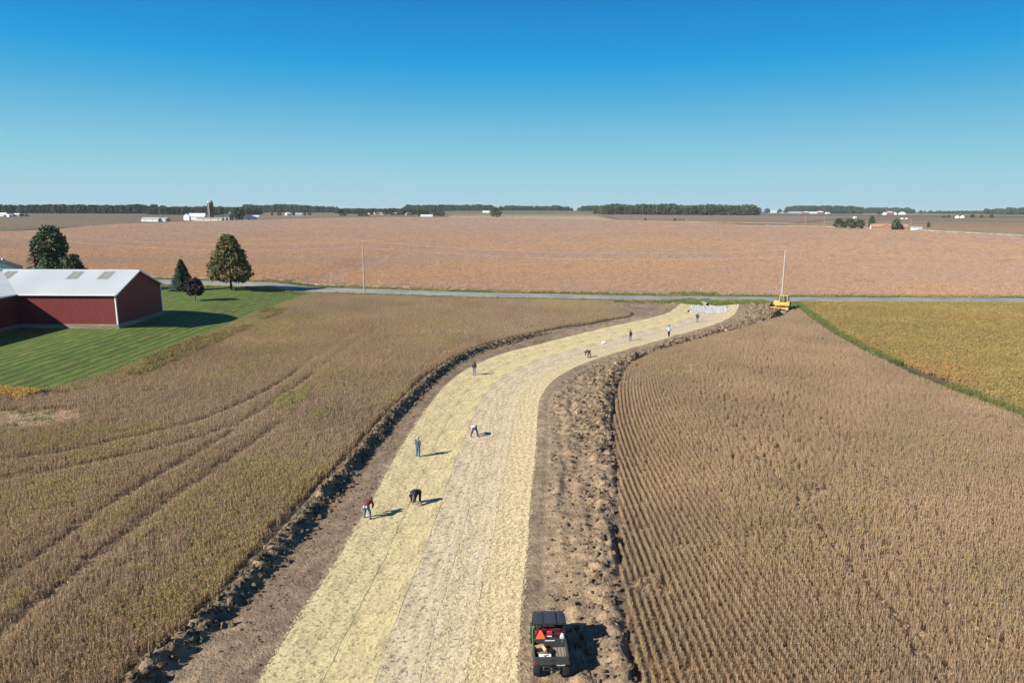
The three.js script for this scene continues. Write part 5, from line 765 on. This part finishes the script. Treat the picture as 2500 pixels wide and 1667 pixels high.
{
  const r = rnd(901), kinds = [0, 1, 2].map(() => { const g = new THREE.IcosahedronGeometry(1, 1), p = g.attributes.position, m = new Map(); for (let k = 0; k < p.count; k++) { const key = [0, 1, 2].map(q => p.array[k * 3 + q].toFixed(3)).join(); if (!m.has(key)) m.set(key, .72 + .45 * r()); const s = m.get(key); p.setXYZ(k, p.getX(k) * s * 1.15, p.getY(k) * s * .85, p.getZ(k) * s); } g.computeVertexNormals(); return g; });
  const stone = mat([.36, .36, .355], .9), A = [[35.3, -133.6], [36.0, -137], [37.9, -142.6], [40, -142.4], [44.9, -141.4], [43.9, -137], [42.6, -133.4]], spots = [];
  for (let k = 0; k < 3000 && spots.length < 900; k++) { const x = 34.5 + r() * 11, z = -133 - r() * 10; if (inPoly(A, x, z)) spots.push([x, z]); }
  const rip = base('riprap_apron', [0, 0, 0]); tag(rip, 'bed of white limestone riprap below the culvert', 'stones');
  // the largest stones one by one, the small ones between them as one mass
  spots.slice(0, 180).forEach(([x, z], k) => { const s = .12 + .09 * r(), o = part('stone', kinds[k % 3], stone, rip); o.position.set(x, dirtY(x, z) + .1 + s * .2 + .25 * ss((-z - 138.5) / 4), z); o.scale.set(s * 1.2, s * .8, s); o.rotation.set(r() * 6, r() * 6, r() * 6); });
  const im = shadows(new THREE.InstancedMesh(kinds[0], stone, spots.length)), M = new THREE.Matrix4(), Q = new THREE.Quaternion(), E = new THREE.Euler(), c = new THREE.Color();
  spots.forEach(([x, z], k) => { const s = .1 + .1 * r(); Q.setFromEuler(E.set(r() * 6, r() * 6, r() * 6)); M.compose(new THREE.Vector3(x, dirtY(x, z) + .08 + .25 * ss((-z - 138.5) / 4), z), Q, new THREE.Vector3(s * 1.3, s, s * 1.2)); im.setMatrixAt(k, M); const v = .8 + .35 * r(); im.setColorAt(k, c.setRGB(v, v, v)); });
  im.name = 'small_stones'; im.userData.kind = 'stuff'; rip.add(im);
  part('stone_bed', gridGeo(20, 20, (u, v) => { const a = lerp(35.3, 37.9, v), b = lerp(42.7, 44.8, v), x = lerp(a, b, u), z = lerp(-133.5, -142.5, v) + (u - .5) * .3; return [x, dirtY(x, z) + .03 + .25 * ss((-z - 138.5) / 4), z]; }), mat([.42, .41, .39], .95, { map: dirtTex }), rip);
}
{ // earth bank between the stones and the verge
  const g = gridGeo(40, 8, (u, v) => { const x = lerp(30, 56, u), z = lerp(-142.6, -148.4, v), n = fbm(x * .8, z * .8, 907, 3); return [x, lerp(-.25, .32, ss(v * 1.15)) + (n - .5) * .14, z]; });
  tag(part('culvert_bank', g, mat([.21, .19, .09], .95, { map: dirtTex, bumpMap: grainBump, bumpScale: .08 }), scene), null, null, null, 'structure');
  const r = rnd(911), L = []; for (let k = 0; k < 1100; k++) { const x = 31 + r() * 24, z = -144 - r() * 4.2, d = fbm(x * .5, z * .5, 913, 3); if (d < .42) continue; const f = .8 + .4 * r(); L.push([k % 2, x, lerp(-.25, .32, ss((-z - 142.6) / 5)), z, r() * 6.3, 1.2, .7, 1.2, f * (r() < .3 ? 1.8 : 1), f * 1.1, f]); }
  sow('bank_grass', 'short grass on the bank over the culvert', blade, L, 'grass');
}
{
  const x = 13.8, z = -101.2, l = side(BL, x, z), u = l / (l - side(BR, x, z)), B = base('bucket', [x, blanketY(u) + .03, z], .3); tag(B, 'white plastic bucket tipped over on the straw lanes', 'bucket'); const W = mat([.78, .78, .76], .45);
  part('bucket_wall', new THREE.LatheGeometry([[.01, 0], [.15, 0], [.155, .02], [.185, .42], [.2, .42], [.2, .45], [.18, .45], [.145, .03], [.01, .03]].map(p => new THREE.Vector2(...p)), 24).rotateZ(-1.5).translate(-.2, .2, 0), W, B); part('handle', new THREE.TorusGeometry(.19, .008, 6, 20, 3.14).rotateX(1.2).translate(.15, .3, .05), mat([.5, .5, .5], .4, { metalness: .6 }), B); part('lid', [cyl(.2, .2, .02, .55, .03, .2, 24)], W, B);
}
for (const [x, z, h, l, m] of [[21.5, -79.6, 1.5, 'slim pale survey stake standing in the right hand rows', [.66, .58, .48]], [44.3, -159.6, 1.6, 'thin white marker post in the far verge above the culvert', [.75, .75, .75]]]) { const S = base('survey_stake', [x, plain(x, z), z], .4); tag(S, l, 'stake'); part('stake', [bx(.06, h, .03, 0, h / 2, 0, 0, 0, .06)], mat(m, .8), S); part('ribbon', [bx(.09, .12, .05, -.04, h * .93, 0, 0, 0, .06)], mat([.75, .6, .55], .6), S); }

// ---------------------------------------------------------------- bulldozer
{
  const x = 53.7, z = -134.6, D = base('bulldozer', [x, .22, z], .95); tag(D, 'yellow crawler bulldozer with cab, parked at the end of the spoil', 'bulldozer'); // forward is local -z
  const Y = mat([.64, .42, .11], .5, { map: paintWear }), DKM = mat([.035, .033, .03], .8), STEEL = mat([.30, .20, .12], .6, { metalness: .4, map: dirtTex }), GL = new THREE.MeshPhysicalMaterial({ color: lin(.8, .88, .88), roughness: .05, transmission: 1, thickness: 0, ior: 1.45 });
  for (const s of [-1, 1]) {
    const belt = new THREE.Shape(); const path = (sh, r, y, L) => { sh.moveTo(-L, y - r); sh.lineTo(L, y - r); sh.absarc(L, y, r, -Math.PI / 2, Math.PI / 2, false); sh.lineTo(-L, y + r); sh.absarc(-L, y, r, Math.PI / 2, Math.PI * 1.5, false); };
    path(belt, .42, .42, 1.05); const hole = new THREE.Path(); path(hole, .34, .42, 1.05); belt.holes.push(hole);
    const gs = [new THREE.ExtrudeGeometry(belt, { depth: .46, bevelEnabled: false }).translate(0, 0, -.23).rotateY(Math.PI / 2)], per = 2 * 2.1 + 2 * Math.PI * .43;
    for (let k = 0; k < 36; k++) { let t = k / 36 * per, a, px, py; if (t < 2.1) { px = -1.05 + t; py = 0; a = 0; } else if (t < 2.1 + Math.PI * .43) { a = (t - 2.1) / .43; px = 1.05 + Math.sin(a) * .43; py = .42 - Math.cos(a) * .43; } else if (t < 4.2 + Math.PI * .43) { px = 1.05 - (t - 2.1 - Math.PI * .43); py = .85; a = Math.PI; } else { a = Math.PI + (t - 4.2 - Math.PI * .43) / .43; px = -1.05 + Math.sin(a) * .43; py = .42 - Math.cos(a) * .43; } gs.push(bx(.46, .05, .03, 0, 0, 0, -0, 0, 0).translate(0, -.02, 0).rotateX(-a).translate(0, py, px)); }
    const tr = part('track', gs, DKM, D); tr.position.set(s * .82, 0, .1);
    const fr = part('track_frame', [bx(.2, .3, 2, s * .82, .42, .1), cyl(.32, .32, .3, s * .82, .42, 1.15, 18, 0, Math.PI / 2), cyl(.3, .3, .3, s * .82, .42, -.95, 18, 0, Math.PI / 2)], Y, D); for (let k = 0; k < 4; k++) part('track_roller', [cyl(.12, .12, .34, s * .82, .2, -.55 + k * .42, 12, 0, Math.PI / 2)], DKM, fr);
    part('push_arm', [bx(.12, .18, 2.2, s * 1.14, .5, -1.1)], Y, D);
  }
  part('chassis', [rb(1.15, .6, 2.6, .05, 0, .75, .05)], Y, D); part('hood', [rb(.95, .75, 1.25, .07, 0, 1.4, -.95)], Y, D, 'yellow engine hood'); part('grille', [bx(.8, .6, .04, 0, 1.38, -1.6)], DKM, D); part('exhaust', [cyl(.05, .05, .7, .2, 2.1, -.9, 12)], DKM, D);
  part('fuel_tank', [rb(1.3, .85, .55, .06, 0, 1.35, 1.25)], Y, D); part('fender', [bx(.5, .06, 1.5, -.8, 1.0, .6), bx(.5, .06, 1.5, .8, 1.0, .6)], Y, D);
  const cab = part('cab', [rb(1.5, .12, 1.55, .04, 0, 2.95, .35), bx(1.4, .5, .08, 0, 1.35, -.35), bx(1.4, .55, .08, 0, 1.4, 1.06), bx(.08, .5, 1.3, -.7, 1.35, .35), bx(.08, .5, 1.3, .7, 1.35, .35), ...[[-.69, -.36], [.69, -.36], [-.69, 1.06], [.69, 1.06]].map(([a, b]) => bx(.1, 1.9, .1, a, 2, b)), bx(.08, 1.4, .08, -.69, 2.2, .3), bx(.08, 1.4, .08, .69, 2.2, .3)], Y, D);
  part('rear_window', [bx(1.28, 1.15, .02, 0, 2.28, 1.06)], GL, cab); part('windscreen', [bx(1.28, 1.2, .02, 0, 2.25, -.36)], GL, cab); for (const s of [-1, 1]) part('side_window', [bx(.02, 1.15, 1.3, s * .69, 2.28, .35)], GL, cab);
  part('seat', [rb(.5, .12, .5, .03, 0, 1.75, .4), rb(.5, .65, .12, .04, 0, 2.08, .65, -.1)], mat([.05, .045, .04], .7), D); part('control_levers', [bar([-.35, 1.5, .1], [-.38, 2, -.05], .02), bar([.3, 1.5, .1], [.33, 1.95, 0], .02)], DKM, D);
  const bl = []; for (let k = 0; k < 6; k++) { const a = -.5 + k * .2; bl.push(bx(2.75, .21, .06, 0, .12 + k * .17, -2.15 - .12 * Math.cos(a * 2.2) + .15, a * .8)); } part('blade', [...bl, bx(2.8, .12, .08, 0, .05, -2.16)], STEEL, D, 'worn rusty blade'); part('lift_cylinder', [bar([-.3, 1.1, -1.65], [-.35, .7, -2.05], .06), bar([.3, 1.1, -1.65], [.35, .7, -2.05], .06)], STEEL, D);
  part('work_light', [cyl(.08, .08, .06, -.55, 3.06, 1.15, 12, Math.PI / 2), cyl(.08, .08, .06, .55, 3.06, 1.15, 12, Math.PI / 2)], mat([.6, .6, .55], .3), D); part('rear_grille', [bx(.9, .35, .03, 0, 1.3, 1.54)], DKM, D);
}

// ---------------------------------------------------------------- utility vehicle
{
  const U = base('utility_vehicle', [1.68, .06, -26.98], .03); tag(U, 'black side-by-side utility vehicle with cargo bed, seen from behind', 'utility vehicle'); // rear is local +z
  const BLK = mat([.022, .023, .025], .5, { map: paintWear }), PLA = mat([.04, .042, .044], .65, { map: paintWear }), TYRE = mat([.055, .055, .053], .92, { map: soilTex }), LINER = mat([.46, .43, .38], .8, { map: dirtTex }), REDP = mat([.30, .012, .03], .35), TUBE = mat([.02, .02, .022], .4), STL = mat([.2, .2, .2], .45, { metalness: .6 });
  // wheels: knobby tyre, rim
  const wheel = (x, z) => {
    const R = .325, gs = [new THREE.LatheGeometry([[.17, -.13], [.26, -.14], [.305, -.115], [R, -.06], [R, .06], [.305, .115], [.26, .14], [.17, .13]].map(p => new THREE.Vector2(p[0], p[1])), 32).rotateZ(Math.PI / 2)];
    for (let k = 0; k < 26; k++) for (const s of [-1, 0, 1]) { const a = (k + (s ? 0 : .5)) / 26 * 6.283, g = bx(s ? .085 : .07, .03, .042, s * .085, R - (s ? .004 : -.006), 0, 0, s * .35); g.rotateX(a); gs.push(g); }
    const w = new THREE.Group(); w.name = 'wheel'; U.add(w); w.position.set(x, R, z); part('tyre', gs, TYRE, w); const so = Math.sign(x); part('rim', [cyl(.18, .17, .2, so * .02, 0, 0, 24, 0, Math.PI / 2), cyl(.06, .05, .05, so * .13, 0, 0, 12, 0, Math.PI / 2)], STL, w);
  };
  for (const [x, z] of [[-.62, 1.02], [.62, 1.02], [-.62, -1.15], [.62, -1.15]]) wheel(x, z);
  part('chassis', [bx(.8, .14, 2.4, 0, .42, -.2), bx(1.3, .08, 1.1, 0, .5, -.75)], BLK, U); part('floor_pan', [bx(1.3, .05, .9, 0, .47, -.55)], PLA, U);
  part('front_body', [rb(1.32, .42, .8, .1, 0, .82, -1.35), rb(1.36, .2, .5, .06, 0, .62, -1.15)], mat([.16, .012, .02], .3), U); part('front_bumper', [bar([-.5, .55, -1.82], [.5, .55, -1.82], .03), bar([-.45, .75, -1.8], [.45, .75, -1.8], .03)], TUBE, U);
  for (const s of [-1, 1]) { part('headlight', [rb(.24, .12, .08, .03, s * .48, .86, -1.73)], mat([.7, .7, .7], .15), U); part('front_fender', [rb(.3, .08, .75, .03, s * .6, .74, -1.15)], PLA, U); part('rear_fender', [rb(.26, .07, .8, .03, s * .64, .71, .95)], PLA, U); part('door_net', [bx(.02, .5, .75, s * .7, .82, -.5)], PLA, U); }
  // cab: cage, roof, seats, dash, wheel
  const cg = []; for (const s of [-1, 1]) { cg.push(tube([[s * .66, .75, -1.05], [s * .67, 1.25, -.98], [s * .65, 1.75, -.78], [s * .63, 1.81, -.55]], .027, 16), bar([s * .63, 1.81, -.6], [s * .63, 1.81, .14], .027), bar([s * .63, 1.81, .14], [s * .67, .8, .26], .027), bar([s * .66, 1.25, .2], [s * .67, .75, -.1], .022)); } cg.push(bar([-.63, 1.81, .12], [.63, 1.81, .12], .027), bar([-.65, 1.76, -.78], [.65, 1.76, -.78], .025), bar([-.66, 1.28, .2], [.66, 1.28, .2], .024)); part('roll_cage', cg, TUBE, U);
  { // roof sheet with two raised seams, drooping at the front
    const g = gridGeo(18, 14, (u, v) => { const x = (u - .5) * 1.44 * (1 - .08 * ss((v - .7) / .3)), z = lerp(.28, -.80, v), e = Math.abs(u - .5) * 2, y = 1.90 - .07 * e ** 3 - .10 * ss((v - .72) / .28) + (Math.abs(e - .4) < .06 ? -.018 : 0) - .02 * ss((.1 - v) * 10); return [x, y, z]; });
    const roof = part('roof', g, mat([.05, .052, .06], .42, { side: THREE.DoubleSide, map: paintWear }), U); part('roof_edge', [bx(1.4, .05, .04, 0, 1.845, .27), bx(1.3, .05, .04, 0, 1.72, -.78)], BLK, roof);
    for (const s of [-1, 1]) part('roof_seam', [bx(.025, .02, 1.02, s * .29, 1.9, -.25)], BLK, roof);
  }
  for (const s of [-1, 1]) { const b = part('seat_back', [rb(.60, .50, .1, .05, s * .32, 1.14, .06, -.16)], s < 0 ? REDP : mat([.10, .01, .016], .5), U); part('seat_cushion', [rb(.60, .14, .46, .05, s * .32, .82, -.22)], mat([.06, .012, .016], .6), U); }
  part('dashboard', [rb(1.28, .24, .22, .06, 0, 1.12, -.86)], PLA, U); part('steering_wheel', [new THREE.TorusGeometry(.17, .018, 8, 26).rotateX(-.9).translate(-.34, 1.2, -.62), bar([-.34, 1.18, -.66], [-.34, 1.05, -.85], .02)], BLK, U);
  part('headrest', [rb(.30, .14, .07, .03, -.32, 1.46, .1), rb(.30, .14, .07, .03, .32, 1.46, .1)], mat([.05, .012, .016], .5), U);
  part('rear_shelf', [bx(1.36, .05, .2, 0, .98, .22), bx(.4, .16, .18, -.42, 1.06, .2), bx(.2, .14, .18, .22, 1.06, .2)], PLA, U); part('red_cushion', [rb(.24, .3, .1, .04, .02, 1.28, .12, -.1)], mat([.36, .02, .05], .45), U);
  part('pale_strap', [rb(.36, .07, .05, .02, -.06, 1.2, .17)], mat([.7, .68, .66], .6), U);
  { // slow-moving-vehicle triangle
    const s = new THREE.Shape([[-.2, -.12], [.2, -.12], [.035, .2], [-.035, .2]].map(p => new THREE.Vector2(...p))), t = part('warning_triangle', new THREE.ExtrudeGeometry(s, { depth: .012, bevelEnabled: false }).rotateX(-.35).translate(-.40, 1.3, .28), mat([.85, .12, .02], .5), U);
    const b = new THREE.Shape([[-.235, -.145], [.235, -.145], [.05, .235], [-.05, .235]].map(p => new THREE.Vector2(...p))); part('triangle_border', new THREE.ExtrudeGeometry(b, { depth: .006, bevelEnabled: false }).rotateX(-.35).translate(-.40, 1.3, .272), mat([.42, .02, .03], .4), t);
  }
  // cargo bed
  const bed = part('cargo_bed', [rb(1.44, .05, 1.1, .015, 0, .74, .86), rb(.06, .34, 1.1, .02, -.71, .92, .86), rb(.06, .34, 1.1, .02, .71, .92, .86), rb(1.46, .42, .06, .02, 0, .96, .31)], PLA, U);
  const lr = []; for (let k = 0; k < 9; k++) lr.push(rb(.07, .022, .95, .008, -.56 + k * .14, .776, .86)); part('bed_floor_ribs', lr, LINER, bed); part('bed_liner', [bx(1.34, .012, 1.02, 0, .768, .86)], LINER, bed); part('bed_badge', [bx(.42, .035, .006, -.0, 1.1, .345)], mat([.75, .75, .75], .5), bed);
  const gate = part('tailgate', [rb(1.44, .34, .07, .025, 0, .89, 1.44), rb(1.46, .05, .1, .02, 0, 1.06, 1.44), bx(1.2, .02, .02, 0, .77, 1.48)], PLA, U); part('gate_handle', [rb(.18, .06, .03, .012, 0, .95, 1.485)], BLK, gate); part('gate_emblem', [rb(.12, .09, .01, .004, 0, .86, 1.482)], mat([.10, .10, .10], .3, { metalness: .6 }), gate);
  const font = await new FontLoader().loadAsync('fonts/droid/droid_sans_bold.typeface.json'), tg = new TextGeometry('POLARIS', { font, size: .056, depth: .004, curveSegments: 3 }); tg.computeBoundingBox(); tg.scale(1.15, 1, 1); tg.translate(.2, .70, 1.476); part('gate_lettering', tg, mat([.8, .8, .8], .5), gate);
  for (const s of [-1, 1]) part('tail_light', [rb(.07, .17, .06, .02, s * .735, .80, 1.42)], mat([.38, .012, .012], .25), U);
  part('rear_bumper', [bar([-.38, .46, 1.42], [.38, .46, 1.42], .028), bar([-.3, .6, 1.3], [-.34, .44, 1.4], .024), bar([.3, .6, 1.3], [.34, .44, 1.4], .024)], TUBE, U); part('hitch', [bx(.1, .08, .34, 0, .38, 1.4), new THREE.SphereGeometry(.035, 12, 8).translate(0, .47, 1.54)], STL, U); part('rear_axle', [cyl(.045, .045, 1.1, 0, .33, 1.02, 10, 0, Math.PI / 2), rb(.26, .24, .3, .05, 0, .38, .8)], STL, U); for (const s of [-1, 1]) part('shock', [bar([s * .42, .36, .95], [s * .34, .72, .85], .045)], STL, U); part('exhaust_muffler', [cyl(.07, .07, .4, -.2, .5, 1.18, 14, 0, Math.PI / 2)], STL, U);
  // things carried
  const at = (x, y, z) => { const c = Math.cos(.03), s = Math.sin(.03); return [1.68 + x * c + z * s, .06 + y, -26.98 - x * s + z * c]; };
  const KB = mat([.42, .27, .15], .9), box = base('cardboard_box', at(-.42, .79, .82), .35); tag(box, 'open cardboard box with black wrap in the cargo bed', 'box'); part('box_wall', [bx(.42, .22, .015, 0, .11, .16), bx(.42, .22, .015, 0, .11, -.16), bx(.015, .22, .32, .21, .11, 0), bx(.015, .22, .32, -.21, .11, 0), bx(.42, .012, .32, 0, .008, 0)], KB, box); part('box_flap', [bx(.13, .008, .32, .14, .25, 0, 0, 0, .5)], mat([.5, .32, .18], .9), box); part('box_flap', [bx(.42, .008, .14, 0, .25, -.2, .5)], KB, box); part('black_wrap', [rb(.34, .16, .26, .04, 0, .12, 0)], mat([.015, .015, .016], .4), box);
  const tarp = base('black_bag', at(-.12, .79, .80), -.2); tag(tarp, 'folded black plastic bag beside the cardboard box', 'bag'); part('bag_body', [rb(.34, .12, .44, .05, 0, .07, 0, 0, 0, .12), rb(.2, .1, .25, .04, .08, .12, .05, .2)], mat([.015, .016, .017], .45), tarp);
  const wb = base('white_box', at(-.28, .79, 1.16), 0); tag(wb, 'low white carton with dark tool on it, at the tailgate', 'box'); part('carton', [rb(.56, .17, .24, .012, 0, .09, 0)], mat([.74, .75, .8], .7), wb); part('hand_tool', [bx(.2, .02, .045, .08, .187, .01, 0, .5), bx(.08, .02, .05, .0, .187, .04, 0, -.4)], mat([.06, .06, .06], .5), wb);
  const dk = base('black_pad', at(.14, .79, 1.2), 0); tag(dk, 'flat black pad lying right of the white carton', 'pad'); part('pad_body', [rb(.2, .03, .16, .01, 0, .02, 0)], mat([.02, .02, .022], .6), dk);
  const jug = base('water_jug', at(.55, 1.0, .25), 0); tag(jug, 'grey plastic water jug with round cap behind the right seat', 'jug'); part('jug_body', [rb(.2, .3, .17, .05, 0, .15, 0)], mat([.42, .45, .48], .4), jug); part('cap', [cyl(.06, .06, .04, 0, .32, .01, 18)], mat([.62, .68, .68], .4), jug); part('spout', [cyl(.025, .02, .05, 0, .06, .1, 10, Math.PI / 2)], mat([.3, .32, .34], .4), jug); part('handle', new THREE.TorusGeometry(.05, .012, 6, 16, 3.14).translate(0, .3, -.05), mat([.42, .45, .48], .4), jug);
  const gt = base('green_tool', at(-.74, .72, .30), 0); tag(gt, 'green handled staple driver standing at the left of the bed', 'tool'); const GRM = mat([.03, .30, .06], .4); part('shaft', [bar([0, 0, 0], [0, 1.02, .03], .016)], GRM, gt); part('grip', [bar([-.07, 1.05, .03], [.07, 1.05, .03], .022), rb(.07, .07, .05, .015, 0, 1.02, .03)], GRM, gt); part('foot', [bx(.1, .03, .05, 0, .015, 0)], STL, gt);
  const bag = base('black_backpack', at(-.42, 1.39, -.14), 0); tag(bag, 'black bag on the left seat behind the warning triangle', 'bag'); part('bag_body', [rb(.26, .26, .2, .07, 0, .0, 0)], mat([.012, .012, .013], .8), bag); part('strap', new THREE.TorusGeometry(.08, .012, 6, 16, 3.14).translate(0, .12, 0), mat([.012, .012, .013], .8), bag);
}
renderer.render(scene, camera);
